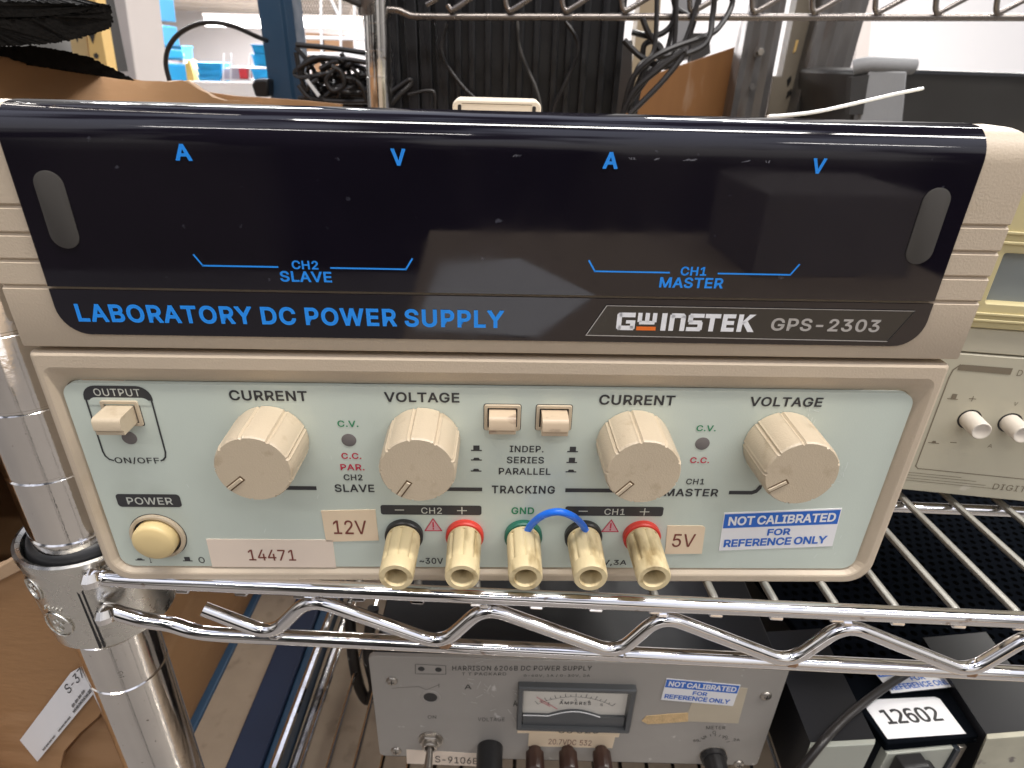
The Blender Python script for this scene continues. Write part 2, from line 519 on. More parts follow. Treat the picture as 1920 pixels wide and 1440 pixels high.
# carrying strap handle on the case top
cream_cap = mat('handle_grip', (.68, .60, .48), .45, var=.05)
hb = MB()
hx0, hx1 = -18.8, 14.2
hb.loft([[(x, y, z) for x, z in rrect(hx0, hx1, 137.2, 143.6, (1, 1, 2.4, 2.4))] for y in (96, 114)], cream_cap)
hb.box(hx0 + 3, hx1 - 3, 100, 110, 122.6, 137.1, beige)
hn = hb.build('carry_handle', ps, bevel=.6)
MB().plate(rrect(hx0 + 2, hx0 + 3.3, 138.5, 141.8, .5), 95.7, 96.3, black_pl).build('handle_slot', hn)
MB().plate(rrect(hx1 - 3.3, hx1 - 2, 138.5, 141.8, .5), 95.7, 96.3, black_pl).build('handle_slot', hn)
hl = MB()
hl.line([(hx0 + 3.6, 142.2), (hx1 - 3.6, 142.2)], .3, 95.85, taupe_ink)
hl.line([(hx0 + 3.6, 138.4), (hx1 - 3.6, 138.4)], .3, 95.85, taupe_ink)
hl.build('grip_groove', hn)
# display window: smoked acrylic sheet that bends over the top edge
WX0, WX1 = -117.7, 116.3
arc0 = HT - RA
def wpos(s_, off):                           # s_ runs up the face, then round the bend
    if s_ <= arc0: return (-off, s_)
    a = (s_ - arc0) / (RA + off)
    a = min(a, R(96))
    return (RA - (RA + off) * math.cos(a), arc0 + (RA + off) * math.sin(a))
def window(s0, s1, rb, rt, name, off=.7):
    rows = []
    N = 14
    ss = [s0 + rb * (1 - math.cos(R(90 * i / 8))) for i in range(9)] if rb else [s0]
    mid = [s0 + rb + (s1 - rt - s0 - rb) * i / 8 for i in range(1, 8)]
    if s1 > arc0:
        mid = [s for s in mid if s < arc0 - 1] + [arc0 + (s1 - rt - arc0) * i / 12 for i in range(0, 12)]
    ss += mid
    ss += [s1 - rt + rt * math.sin(R(90 * i / 8)) for i in range(9)] if rt else [s1]
    b = MB(); vs = []; fs = []
    for s_ in ss:
        dx = 0
        if rb and s_ < s0 + rb: dx = rb - math.sqrt(max(0, rb * rb - (s0 + rb - s_) ** 2))
        if rt and s_ > s1 - rt: dx = rt - math.sqrt(max(0, rt * rt - (s_ - s1 + rt) ** 2))
        f = wpos(s_, off); g = wpos(s_, off - .35); k = wpos(s_, .02)
        l, r = WX0 + dx, WX1 - dx
        vs += [(l, k[0], k[1]), (l, g[0], g[1]), (l + .35, f[0], f[1]), (r - .35, f[0], f[1]), (r, g[0], g[1]), (r, k[0], k[1])]
    for k in range(len(ss) - 1):
        for i in range(5):
            fs.append((k * 6 + i, k * 6 + i + 1, (k + 1) * 6 + i + 1, (k + 1) * 6 + i))
    fs.append(tuple(range(6))); n = len(ss) - 1
    fs.append(tuple(range(n * 6 + 5, n * 6 - 1, -1)))
    b.add(vs, fs, smoke)
    return b.build(name, ps, ang=40)
dw = window(102.25, arc0 + 12.4, 0, 3.2, 'display_window')
ws = window(88.95, 101.45, 7.5, 0, 'window_strip')
b = MB()
for cx, zz in ((-109.1, (112.3, 131.0)), (107.3, (112.4, 131.7))):
    MB().loft([ring(rrect(cx - 3.5, cx + 3.5, zz[0], zz[1], 3.45, 8), -.55), ring(rrect(cx - 3.5, cx + 3.5, zz[0], zz[1], 3.45, 8), -.95), ring(rrect(cx - 3.2, cx + 3.2, zz[0] + .3, zz[1] - .3, 3.15, 8), -1.05)], matte_dark).build('side_tab', dw)
# scratches and dried smears on the window
sc_m = mat('window_scratch', (.15, .15, .175), .5, var=.4, scale=900)
k = MB()
rs = random.Random(9)
for (px, py, n_, sx, sy, da) in ((1443, 284, 3, .25, 1.6, 1.55), (1290, 291, 9, .7, .6, .4), (1192, 268, 6, .35, 1.6, 1.75), (967, 277, 5, .5, .7, 1.2), (1232, 284, 4, .5, .6, .8), (1395, 292, 4, .5, .4, .2),):
    cx, cz = DF.uv(px, py, -.75)
    for i in range(n_):
        x, z = rs.gauss(cx, sx), min(136.6, rs.gauss(cz, sy)); a = rs.gauss(da, .25); L = rs.uniform(.5, 2.2)
        if z < 104: continue
        k.line([(x, z), (x + L * math.cos(a), min(137, z + L * math.sin(a)))], rs.uniform(.05, .16 if n_ > 3 else .25), -.735, sc_m)
k.build('window_scratch', dw)
# blue lettering on the window
yb = -.82
for t_, x0, x1, z0, z1 in (('A', -77.9, -73.9, 133.9, 137.7), ('V', -27.3, -23.8, 133.9, 137.8), ('A', 23.2, 26.9, 134.3, 138.2), ('V', 74.0, 77.3, 134.3, 137.9)):
    MB().t(t_, x0, x1, z0, z1, yb, blue_ink, bold=.026).build('meter_letter', dw)
for (xa, xb, za, xm0, xm1) in ((-78.4, -23.5, 108.5, -57.9, -44.3), (21.9, 76.7, 108.9, 43.0, 56.0)):
    MB().line([(xa, za + 2.7), (xa + 1.7, za), (xm0, za)], .42, yb, blue_ink).build('bracket_line', dw)
    MB().line([(xm1, za), (xb - 1.7, za), (xb, za + 2.7)], .42, yb, blue_ink).build('bracket_line', dw)
for t_, x0, x1, z0, z1 in (('CH2', -54.2, -47.5, 108.0, 110.3), ('SLAVE', -57.6, -44.4, 104.6, 107.5), ('CH1', 46.0, 52.8, 108.2, 110.6), ('MASTER', 40.9, 57.8, 104.8, 107.7)):
    MB().t(t_, x0, x1, z0, z1, yb, blue_ink, bold=.02, sp=1.05).build('channel_lettering', dw)
b = MB()
b.t('LABORATORY DC POWER SUPPLY', -112.2, .3, 92.55, 97.7, yb, blue_ink, bold=.026, sp=1.1)
b.build('title_lettering', ws)
# badge
bd = MB()
pol = [(22.7, 91.0), (106.4, 90.5), (111.3, 99.5), (27.6, 99.6)]
bd.plate(pol, -1.0, -.65, badgem)
bo = bd.build('badge', ws, bevel=.1)
b = MB()
yb2 = -1.06
b.line(pol[3:] + pol[:2], .22, yb2, silver_ink)
b.line([pol[3], pol[2]], .16, yb2, silver_ink)
b.line([pol[1], pol[2]], .25, yb2, black_ink)
def bar(x0, x1, z0, z1, m): b.quad([(x0, yb2, z0), (x1, yb2, z0), (x1, yb2, z1), (x0, yb2, z1)], m)
st = 1.3
z0, z1 = 92.7, 97.75
zm = (z0 + z1) / 2
# G
bar(31.3, 35.6, z1 - st, z1, white_ink); bar(30.7, 30.7 + st, z0 + .5, z1 - .5, white_ink); bar(31.3, 35.4, z0, z0 + st, white_ink)
bar(35.7 - st, 35.7, z0 + .4, zm + .35, white_ink); bar(33.2, 35.7 - st, zm - .6, zm + .35, white_ink)
b.quad([(30.7, yb2, z1 - .5), (30.7 + st, yb2, z1 - .9), (31.3 + .6, yb2, z1), (31.3, yb2, z1)], white_ink)
b.quad([(30.7, yb2, z0 + .5), (30.7 + st, yb2, z0 + .9), (31.3 + .6, yb2, z0), (31.3, yb2, z0)], white_ink)
# W over an orange bar
for xx in (36.3, 38.3, 40.3): bar(xx, xx + 1.15, z0 + 2.4, z1, white_ink)
bar(36.8, 41.0, z0 + 1.75, z0 + 2.75, white_ink)
bar(36.2, 41.5, z0, z0 + 1.1, orange_ink)
# I n S T E K
bar(42.8, 44.2, z0, z1, white_ink)
bar(45.0, 45.0 + st, z0, z1 - .4, white_ink); bar(45.4, 48.7, z1 - st, z1, white_ink); bar(49.3 - st, 49.3, z0, z1 - .7, white_ink)
b.quad([(48.7, yb2, z1), (48.2, yb2, z1 - st), (49.3, yb2, z1 - st), (49.3, yb2, z1 - .7)], white_ink)
bar(50.4, 54.3, z1 - 1.15, z1, white_ink); bar(50.0, 50.0 + st, zm + .1, z1 - .4, white_ink); bar(50.3, 53.8, zm - .55, zm + .6, white_ink)
bar(54.1 - st, 54.1, z0 + .4, zm + .1, white_ink); bar(49.8, 53.7, z0, z0 + 1.15, white_ink)
bar(54.6, 58.8, z1 - 1.2, z1, white_ink); bar(55.95, 55.95 + st, z0, z1 - 1.2, white_ink)
bar(59.4, 59.4 + st, z0, z1, white_ink)
for zz in (z0, zm - .55, z1 - 1.15): bar(59.4 + st, 62.9 - (.25 if zz == zm - .55 else 0), zz, zz + 1.15, white_ink)
bar(63.7, 63.7 + st, z0, z1, white_ink)
b.quad([(65, yb2, zm - .5), (65, yb2, zm + .5), (66.6, yb2, z1), (68.3, yb2, z1)][:4], white_ink)
b.quad([(64.9, yb2, zm + .3), (66.3, yb2, zm + .6), (68.5, yb2, z0), (66.8, yb2, z0)], white_ink)
b.t('GPS-2303', 72.9, 103.0, 93.2, 96.9, yb2, silver_ink, bold=.018, sp=1.08)
b.build('badge_lettering', bo)

# ---- the recessed front panel with its printing
PY = 1.5
fp = MB().plate(rrect(-124.6, 122.1, 4.45, 73.0, 4.3), PY, 3.3, paneln).build('front_panel', ps)
yp = PY - .1
b = MB()
def poly(pts, m, dy=0): b.quad([(x, yp + dy, z) for x, z in pts], m)
def T(s, x0, x1, z0, z1, m=dark_ink, bold=.02, sp=1.06, dy=0): b.t(s, x0, x1, z0, z1, yp + dy, m, bold * .7 + .006, sp)
# output frame
hd = rrect(-119.2, -99.9, 67.6, 72.3, (.1, .1, 4.0, 4.0))
poly(hd, dark_ink)
poly(rrect(-118.3, -100.7, 66.0, 68.5, (.1, .1, 2.4, 2.4)), paneln, -.03)
ol = [(-118.7, 67.8), (-118.8, 50.0), (-118.5, 48.4), (-117.6, 47.2), (-116.6, 46.8)]
orr = [(-100.3, 67.8), (-100.4, 50.0), (-100.8, 48.2), (-101.6, 47.2), (-102.3, 46.9)]
b.line(ol, .5, yp - .04, dark_ink); b.line(orr, .5, yp - .04, dark_ink)
T('OUTPUT', -115.9, -102.9, 69.0, 71.4, pale_ink, .0, dy=-.05)
T('ON/OFF', -116.2, -102.9, 45.5, 48.0, bold=.005)
poly(rrect(-119.5, -99.8, 29.2, 34.2, 1.2), dark_ink)
T('POWER', -116.4, -102.4, 30.2, 33.0, pale_ink, .005, dy=-.05)
T('CURRENT', -78.0, -55.8, 68.0, 71.4, bold=.02)
T('VOLTAGE', -33.8, -12.1, 68.1, 71.4, bold=.02)
T('CURRENT', 28.6, 50.9, 68.0, 71.4, bold=.02)
T('VOLTAGE', 73.1, 94.8, 68.1, 71.3, bold=.02)
T('C.V.', -48.1, -42.0, 59.5, 61.7, green_ink, .012)
T('C.C.', -48.1, -42.1, 48.1, 50.3, red_ink, .015)
T('PAR.', -48.8, -41.5, 43.9, 46.2, red_ink, .015)
T('CH2', -48.2, -42.4, 40.1, 42.4, bold=.015)
T('SLAVE', -51.4, -39.1, 35.6, 38.6, bold=.015)
poly([(-70, 36.3), (-57.0, 36.3), (-57.0, 37.75), (-70, 37.75)], dark_ink)
poly([(-20, 36.3), (-5.4, 36.3), (-5.4, 37.7), (-20, 37.7)], dark_ink)
T('TRACKING', -2.4, 17.5, 35.5, 38.6, bold=.02, sp=1.12)
poly([(20.8, 36.2), (42, 36.2), (42, 37.7), (20.8, 37.7)], dark_ink)
poly([(73.1, 35.8), (80.6, 35.8), (82.1, 36.5), (83.2, 38.2), (83.2, 39.5), (82.3, 39.5), (81.4, 37.8), (80.2, 37.2), (73.1, 37.2)], dark_ink)
T('INDEP.', 2.9, 13.2, 51.1, 53.5, bold=.012)
T('SERIES', 2.1, 13.5, 47.0, 49.5, bold=.012)
T('PARALLEL', -.3, 15.8, 42.8, 45.3, bold=.012)
def icon(cx, z, kind, m=dark_ink, sc=1.0):
    w_ = 1.65 * sc
    poly([(cx - w_, z), (cx + w_, z), (cx + w_, z + .42 * sc), (cx - w_, z + .42 * sc)], m)
    if kind == 2: poly([(cx - .95 * sc, z + .42 * sc), (cx + .95 * sc, z + .42 * sc), (cx + .95 * sc, z + 2.0 * sc), (cx - .95 * sc, z + 2.0 * sc)], m)
    else: poly([(cx - 1.0 * sc, z + .42 * sc), (cx + 1.0 * sc, z + .42 * sc), (cx + .7 * sc, z + 1.05 * sc), (cx - .7 * sc, z + 1.05 * sc)], m)
for cx, z, kk in ((-7.2, 51.4, 2), (-7.2, 47.9, 1), (-7.3, 43.8, 1), (22.1, 51.3, 2), (22.1, 47.3, 2), (22.1, 43.8, 1)): icon(cx, z, kk)
T('C.V.', 58.8, 64.7, 59.3, 61.4, green_ink, .012)
T('C.C.', 58.7, 64.7, 47.7, 49.9, red_ink, .015)
T('CH1', 58.7, 64.5, 39.6, 41.8, bold=.012)
T('MASTER', 52.5, 69.7, 34.9, 37.9, bold=.015)
for x0, x1, lab in ((-37.7, -5.6, 'CH2'), (21.3, 53.1, 'CH1')):
    poly(rrect(x0, x1, 26.8, 30.6, .8), dark_ink)
    T(lab, (x0 + x1) / 2 - 3.2, (x0 + x1) / 2 + 3.4, 27.3, 29.8, pale_ink, 0, dy=-.05)
    cm, cp = (x0 + x1) / 2 - 10.1, (x0 + x1) / 2 + 9.8
    b.line([(cm - 1.3, 28.7), (cm + 1.3, 28.7)], .35, yp - .05, pale_ink)
    b.line([(cp - 1.4, 28.6), (cp + 1.4, 28.6)], .35, yp - .05, pale_ink)
    b.line([(cp, 27.3), (cp, 29.9)], .35, yp - .055, pale_ink)
T('GND', 4.0, 11.3, 27.3, 30.1, green_ink, .02)
for cx in (-21.2, 36.6):
    tri = [(cx - 2.7, 20.3), (cx + 2.7, 20.3), (cx, 25.2)]
    poly(tri, pink_ink)
    b.line(tri + tri[:1], .32, yp - .05, red_ink)
    b.line([(cx, 21.9), (cx, 23.6)], .45, yp - .05, red_ink)
    b.line([(cx, 21.0), (cx, 21.2)], .45, yp - .05, red_ink)
T('~30V', -26.3, -18.4, 5.9, 8.6, bold=.01)
T('30V,3A', 31.0, 43.6, 5.3, 8.0, bold=.01)
icon(-118.4, 6.9, 1, sc=.9); T('I', -115.3, -114.8, 5.9, 8.6, bold=.0)
icon(-102.9, 6.6, 2, sc=.95); T('O', -99.3, -97.3, 5.9, 8.5, bold=.0)
b.build('panel_printing', fp)
# pale scuffs rubbed into the panel paint by the right-hand knob and lower corner
scuff = mat('paint_scuff', (.66, .71, .66), .6)
b = MB()
rs = random.Random(5)
for cx, cz, sx, sz, n_ in ((91.5, 63.5, 1.2, 4.5, 22), (106.5, 42.5, 1.6, 2.5, 10), (108, 13, 4, 2, 6), (-60, 30, 30, 12, 5)):
    for i in range(n_):
        x, z = rs.gauss(cx, sx), rs.gauss(cz, sz); a = rs.gauss(1.75, .5); L = rs.uniform(.4, 2.0)
        b.line([(x, z), (x + L * math.cos(a), z + L * math.sin(a))], rs.uniform(.08, .28), yp + .04, scuff)
b.build('paint_scuff', fp)
# indicator lenses
for cx in (-109.8, -45.3, 61.5):
    MB().lathe((cx, PY, 54.85), (0, -1, 0), [(2.25, -.3), (2.2, .12), (1.6, .25)], led_grey, n=28).build('indicator_lens', fp)
# knobs
def flute(a):
    k = (a / (2 * math.pi) * 9) % 1.0
    d = abs(k - .5)
    return 1.0 - (.035 if d < .035 else (.016 if d < .055 else (-.012 if d < .085 else 0)))
for i, (cx, dx, dz) in enumerate(((-68.0, -.76, -.65), (-23.0, -.55, -.83), (40.0, -.66, -.75), (85.0, -.83, -.56))):
    L = 16.2
    kb = MB()
    kb.lathe((cx, PY - .2, 55.4), (0, -1, 0), [(10.95, 0), (11.05, .8), (10.75, 14.8), (10.55, 15.7), (10.2, 16.2)], knobm, n=216, shape=flute)
    ko = kb.build('control_knob', ps, ang=22)
    ln = Vector((dx, 0, dz)).normalized(); sd = Vector((-ln.z, 0, ln.x))
    c0 = Vector((cx, PY - .2 - L, 55.4))
    kp = MB()
    y_ = -.03
    def pq(a0, a1, hw, yy, m):
        kp.quad([c0 + ln * a0 + sd * hw + Vector((0, yy, 0)), c0 + ln * a0 - sd * hw + Vector((0, yy, 0)), c0 + ln * a1 - sd * hw + Vector((0, yy, 0)), c0 + ln * a1 + sd * hw + Vector((0, yy, 0))], m)
    pq(4.2, 10.1, .95, -.03, MATS.get('pointer_edge') or mat('pointer_edge', (.13, .08, .04), .6))
    kp.loft([[c0 + ln * a + sd * h + Vector((0, -.06, 0)) for a, h in ((4.7, -.55), (10.15, -.55), (10.15, .55), (4.7, .55))],
             [c0 + ln * a + sd * h + Vector((0, -.35, 0)) for a, h in ((4.85, -.4), (10.0, -.4), (10.0, .4), (4.85, .4))]], knobm)
    kp.build('pointer_line', ko)
# push switches
def switch(x0, x1, z0, z1, prot, name, worn):
    fr = MB()
    fr.loft([ring(rrect(x0, x1, z0, z1, .7), PY), ring(rrect(x0, x1, z0, z1, .7), PY - .45), ring(rrect(x0 + .15, x1 - .15, z0 + .15, z1 - .15, .6), PY - .6),
             ring(rrect(x0 + .95, x1 - .95, z0 + .95, z1 - .95, .3), PY - .6), ring(rrect(x0 + 1.0, x1 - 1.0, z0 + 1.0, z1 - 1.0, .3), PY + 1.7)], knobm, cap0=False, cap1=False)
    fr.quad([(x, PY - .04, z) for x, z in rrect(x0 - .22, x1 + .22, z0 - .22, z1 + .22, .8)], dark_ink)
    fr.quad([(x, PY - .08, z) for x, z in rrect(x0 + .9, x1 - .9, z0 + .9, z1 - .9, .2)], black_pl)
    fo = fr.build('switch_bezel', ps)
    a0, a1, c0_, c1_ = x0 + 1.45, x1 - 1.45, z0 + 1.3, z1 - 1.6
    h = c1_ - c0_
    pr = [(PY, c1_), (PY - prot + 1.2, c1_), (PY - prot + .45, c1_ - .35), (PY - prot, c1_ - 1.1), (PY - prot, c0_ + 1.7), (PY - prot + .75, c0_ + 1.45), (PY - prot + .6, c0_ + .9), (PY - prot + .7, c0_), (PY, c0_)]
    s_ = MB()
    s_.loft([[(a0, y, z) for y, z in pr], [(a1, y, z) for y, z in pr]], MATS.get(worn, knobm))
    s_.build('push_button', fo, bevel=.08)
mat('worn_button', (.55, .43, .30), .4, col2=(.33, .24, .17), c2t=.565, c2w=.10, c2scale=260, stretch=(.5, 1, 1))
switch(-115.0, -104.3, 59.2, 67.6, 8.2, 'out', 'knob_plastic')
switch(-4.9, 5.8, 59.0, 67.7, 5.4, 'mid', 'worn_button')
switch(10.4, 20.9, 59.2, 67.7, 6.4, 'mid', 'worn_button')
# power button
pb = MB()
pc = (-110.0, PY, 17.5)
pb.lathe(pc, (0, -1, 0), [(8.9, .03), (8.95, .06)], dark_ink, n=48)
pb.lathe(pc, (0, -1, 0), [(8.7, 0), (8.7, .8), (8.3, 1.1), (7.5, 1.1), (7.4, -1)], knobm, n=48, cap0=False, cap1=False)
pb.lathe(pc, (0, -1, 0), [(7.4, .08), (7.3, .1)], black_pl, n=48)
po = pb.build('power_button_bezel', ps)
MB().lathe(pc, (0, -1, 0), [(6.7, 0), (6.7, 3.2), (6.4, 3.8), (5.7, 4.2), (3, 4.55), (.4, 4.65)], cream_btn, n=48).build('power_button', po, ang=50)
# binding posts
def pflute(a):
    k = (a / (2 * math.pi) * 8) % 1.0
    return 1 - .095 * max(0, math.cos(2 * math.pi * k)) ** 3
for cx, m_ in ((-30.7, black_pl), (-11.0, red_pl), (8.1, green_pl), (27.8, black_pl), (47.1, red_pl)):
    cz = 18.8
    pm = MB()
    o_ = (cx, PY, cz)
    pm.lathe(o_, (0, -1, 0), [(4.9, 2.2), (5.35, 2.3), (5.45, 3.2)], cream, n=64)
    pm.lathe(o_, (0, -1, 0), [(5.45, 3.2), (5.5, 4.0), (5.25, 15.2)], cream, n=64, cap0=False, cap1=False, shape=pflute)
    pm.lathe(o_, (0, -1, 0), [(5.25, 15.2), (5.3, 16.2), (5.2, 18.9), (4.9, 19.5), (3.5, 19.5), (3.25, 19.0), (3.1, 10)], cream, n=64, cap0=False, cap1=False)
    bo_ = pm.build('binding_post', ps, ang=40)
    MB().lathe(o_, (0, -1, 0), [(6.15, -.1), (6.2, 1.7), (5.9, 2.15), (4.8, 2.2)], m_, n=48).build('collar_ring', bo_)
    MB().lathe(o_, (0, -1, 0), [(3.1, 10.2), (2.4, 10.3), (2.0, 13.5), (1.4, 13.5), (1.3, 11)], dull_metal, n=24, cap1=True).build('socket', bo_)

# stickers on the panel
def sticker(quadpts, m, name, label=None, dy=.22):
    s_ = MB()
    s_.loft([[(x, PY - .03, z) for x, z in quadpts], [(x, PY - dy, z) for x, z in quadpts]], m)
    o = s_.build(name, ps)
    if label: o['label'] = label
    return o
yl = PY - .30
s_ = sticker([(-56.4, 15.4), (-39.2, 16.1), (-39.4, 28.8), (-56.6, 28.2)], label_cream, 'paper_label', 'cream paper label reading 12V')
MB().t('12V', -53.4, -42.7, 18.8, 24.5, yl, label_ink, .004).build('label_lettering', s_)
s_ = sticker([(-95.3, 4.3), (-54.3, 4.2), (-54.2, 16.2), (-95.0, 16.3)], label_pink, 'paper_label', 'long pale label reading 14471')
MB().t('14471', -82.5, -67.1, 7.3, 12.0, yl, label_ink, .004).build('label_lettering', s_)
s_ = sticker([(56.1, 10.8), (68.6, 11.0), (67.9, 22.2), (67.0, 23.0), (55.3, 23.0)], label_cream, 'paper_label', 'cream paper label reading 5V')
MB().t('5V', 57.8, 65.3, 14.0, 19.6, yl, label_ink, .004).build('label_lettering', s_)
def notcal(build_quad, xf, parent, nm='calibration_sticker'):
    # xf(u, v) maps the unit rectangle of the sticker to a point (v up); third argument lifts it
    s_ = MB()
    P = [(0, 0), (1, 0), (1, 1), (0, 1)]
    s_.loft([[xf(u, v, .02) for u, v in P], [xf(u, v, .2) for u, v in P]], label_white)
    o = s_.build(nm, parent)
    k = MB()
    k.quad([xf(.006, .60, .23), xf(.992, .60, .23), xf(.992, .965, .23), xf(.006, .965, .23)], sticker_blue)
    def tt(s, u0, u1, v0, v1, m, lift, bold):
        o0 = xf(u0, v0, lift); k.txt(s, o0, xf(u1, v0, lift) - o0, xf(u0, v1, lift) - o0, m, bold)
    tt('NOT CALIBRATED', .045, .965, .665, .90, white_ink, .27, .026)
    tt('FOR', .40, .60, .36, .54, sticker_blue, .25, .026)
    tt('REFERENCE ONLY', .035, .935, .09, .30, sticker_blue, .25, .026)
    k.build('sticker_printing', o)
    return o
A_, B_, D_ = Vector((74.1, 0, 12.4)), Vector((112.3, 0, 14.6)), Vector((73.1, 0, 28.4))
notcal(None, lambda u, v, l: A_ + (B_ - A_) * u + (D_ - A_) * v + Vector((0, PY - l, 0)), ps)

# jumper wire between two binding posts
jp = []
for px, py, yy in ((988, 997, -2.0), (997, 983, -3.0), (1015, 968, -5.5), (1036, 960.5, -7), (1056, 961, -7.5), (1075, 969, -6.5), (1090, 982, -3.5), (1098, 994, -2.0)):
    x, z = DF.uv(px, py, yy)
    jp.append(DF.o + DF.e * x + DF.n * yy + Vector((0, 0, z)))
tag(MB().tube(jp, 1.15, bluewire, n=14).build('jumper_wire'), 'short blue jumper wire arching from the green binding post to the black one', 'wire')
# ================================================================== WIRE SHELVES
SY = R(-1.2)
S0 = 152.5
sh_o = Vector((-math.sin(SY) * S0, math.cos(SY) * S0, 0))
SF = Frame(sh_o, SY)
ws_ = thing('wire_shelf', 'chrome wire shelf carrying the beige power supply, with a zigzag front edge', 'shelf', sh_o, SY)
def rail(x0, z, r, m, x1=420):
    return MB().tube([(x0, 0, z), (x1, 0, z)], r, m, n=20, sub=1)
pts = [(-142.5, -.6, -.6), (-140, -.3, -1.2), (-134, 0, -2.2), (-100, 0, -2.4), (420, 0, -2.4)]
up = MB()
up.tube(catmull(pts[:4], 6) + [Vector(pts[4])], 2.75, chrome, n=20, sub=1)
up.build('front_rail', ws_)
lo = MB()
lp = [(-143.5, 0, -16.8), (-141, 0, -17.4), (-137.5, .2, -19.2), (-131, .4, -21.8), (-122, .4, -23.2), (-114, .4, -26.2), (-104, .4, -27.2), (-80, .4, -27.3)]
lo.tube(catmull(lp, 6) + [Vector((420, .4, -29.5))], 2.75, chrome, n=20, sub=1)
lo.build('front_rail', ws_)
for q in ((-142, 1.2, -.4), (-142, 1.0, -17.0)):
    w_ = MB()
    w_.lathe((q[0], q[1] - 3.0, q[2] - .4), (0, .3, 1), [(.5, -3.8), (2.9, -2.4), (3.7, 0), (2.7, 2.6), (.5, 3.8)], chrome, n=14, shape=lambda a: 1 + .12 * math.sin(3 * a))
    w_.build('weld_bead', ws_)
# zigzag brace (peaks touch the upper rail, valleys the lower one)
zz = []
peaks = [-69.5, -10.3, 49.2, 110.3, 172.5, 234, 296, 358]
vals = [-85.0, -25.0, 36.0, 95.8, 157.5, 219, 281, 343]
zp = lambda x: -8.2 - (x + 69) * .004
zv = lambda x: -22.6 - (x + 85) * .011
zz.append((-107, -1.0, -13.4))
for v_, p_ in zip(vals, peaks): zz += [(v_, -1.3, zv(v_) - 1.7), (p_, -.6, zp(p_) + 1.9)]
def fillet(pts, rad, n=7):                   # round the corners of a bent rod
    P = [Vector(p) for p in pts]; out = [P[0]]
    for a, b_, c in zip(P, P[1:], P[2:]):
        u, v = (a - b_).normalized(), (c - b_).normalized()
        d = min(rad, (a - b_).length * .48, (c - b_).length * .48)
        q0, q1 = b_ + u * d, b_ + v * d
        for i in range(n + 1):
            f = i / n
            out.append(q0 * (1 - f) ** 2 + b_ * 2 * f * (1 - f) + q1 * f * f)
    return out + [P[-1]]
MB().tube(fillet(zz, 7.5), 2.45, chrome, n=18, sub=1).build('zigzag_brace', ws_)
rustm = mat('weld_rust', (.30, .17, .09), .6, metal=.3, var=.4, scale=500, bump=.5, bscale=1500)
for v_, p_ in zip(vals, peaks):
    wb = MB()
    wb.lathe((v_ + 1, -1.6, zv(v_) - 2.2), (1, 0, 0), [(.2, -2.4), (1.0, -1.4), (1.1, 1.2), (.2, 2.4)], rustm if v_ in (95.8, 157.5, -25.0) else chrome, n=10)
    wb.build('weld_bead', ws_)
    wb = MB()
    wb.lathe((p_, -1.2, zp(p_) + 2.8), (1, 0, 0), [(.2, -2.2), (1.1, -1.2), (1.2, 1.2), (.2, 2.2)], chrome, n=10)
    wb.build('weld_bead', ws_)

# deck wires, with their bent ends showing under the rail
skew = -.105
dep = 590
for k in range(-11, 18):
    x = 7.1 + 19.95 * k
    if x < -128 or x > 330: continue
    d = MB()
    d.tube([(x, .5, -5.6), (x - .05, 1.2, -2.2), (x - .3, 2.6, -1.45), (x + skew * dep, dep, -1.45)], 1.42, wirem, n=10, sub=1)
    d.lathe((x, -.9, -5.3), (1, 0, 0), [(.3, -2.4), (.95, -1.9), (1.0, 1.9), (.3, 2.4)], chrome, n=10)
    d.build('deck_wire', ws_)
# cross bar under the deck wires
MB().tube([(-140, 62, -5.6), (420, 62, -5.6)], 2.4, chrome, n=14, sub=1).build('cross_bar', ws_)
MB().tube([(-140, 330, -5.6), (420, 330, -5.6)], 2.4, chrome, n=14, sub=1).build('cross_bar', ws_)
# corner collar of the shelf
PX, PYp, PR = -152.8, 172.0, 14.2
cc = MB()
pcx, pcy = PX - sh_o.x, PYp - sh_o.y
cc.lathe((pcx, pcy, 0), (0, 0, 1), [(20.2, -36.6), (21.2, -36.0), (21.6, -30), (22.0, -3), (22.8, 1.6), (22.6, 3.4), (21.5, 3.8), (20.3, 3.0), (19.6, -8)], castm, n=56, cap0=True, cap1=False)
cco = cc.build('corner_collar', ws_)
cl_ = MB()
cl_.lathe((pcx, pcy, 0), (0, 0, 1), [(14.4, -9), (19.4, -4), (19.3, 1.0), (18.4, 4.0), (16.6, 5.8), (14.4, 6.3)], rubber, n=48, cap0=False, cap1=False)
cl_.build('split_sleeve', ws_)
em = MB()
for ang, z, rr in ((-117, -8.5, 4.4), (-102, -23.5, 5.4)):
    a = R(ang)
    c0 = Vector((pcx + 21.6 * math.cos(a), pcy + 21.6 * math.sin(a), z)); nn = Vector((math.cos(a), math.sin(a), 0)); tt = Vector((-nn.y, nn.x, 0))
    circ = []
    for i in range(29):
        f = 2 * math.pi * i / 28
        if rr > 4.2 or i > 4:
            circ.append(c0 + tt * (rr * math.cos(f)) + Vector((0, 0, rr * math.sin(f))) + nn * (.35 - .5 * (rr * math.cos(f)) ** 2 / 40))
    em.tube(circ, .35, castm, n=6, sub=1)
    if rr > 4.2:
        for (q, h) in ((-1.6, 1.4), (0, 2.4), (1.5, 1.4), (.4, -1.6), (-1.0, -1.2)):
            em.tube([c0 + tt * q + Vector((0, 0, h)) + nn * .3, c0 + tt * (q + .7) + Vector((0, 0, h - 1.0)) + nn * .3], .3, castm, n=6, sub=1)
        for i in range(5):
            em.tube([c0 + tt * (-3 + 1.6 * i) + Vector((0, 0, 6.8)) + nn * .2, c0 + tt * (-2.6 + 1.6 * i) + Vector((0, 0, 8.2)) + nn * .2], .28, castm, n=6, sub=1)
em.build('cast_emblem', cco)
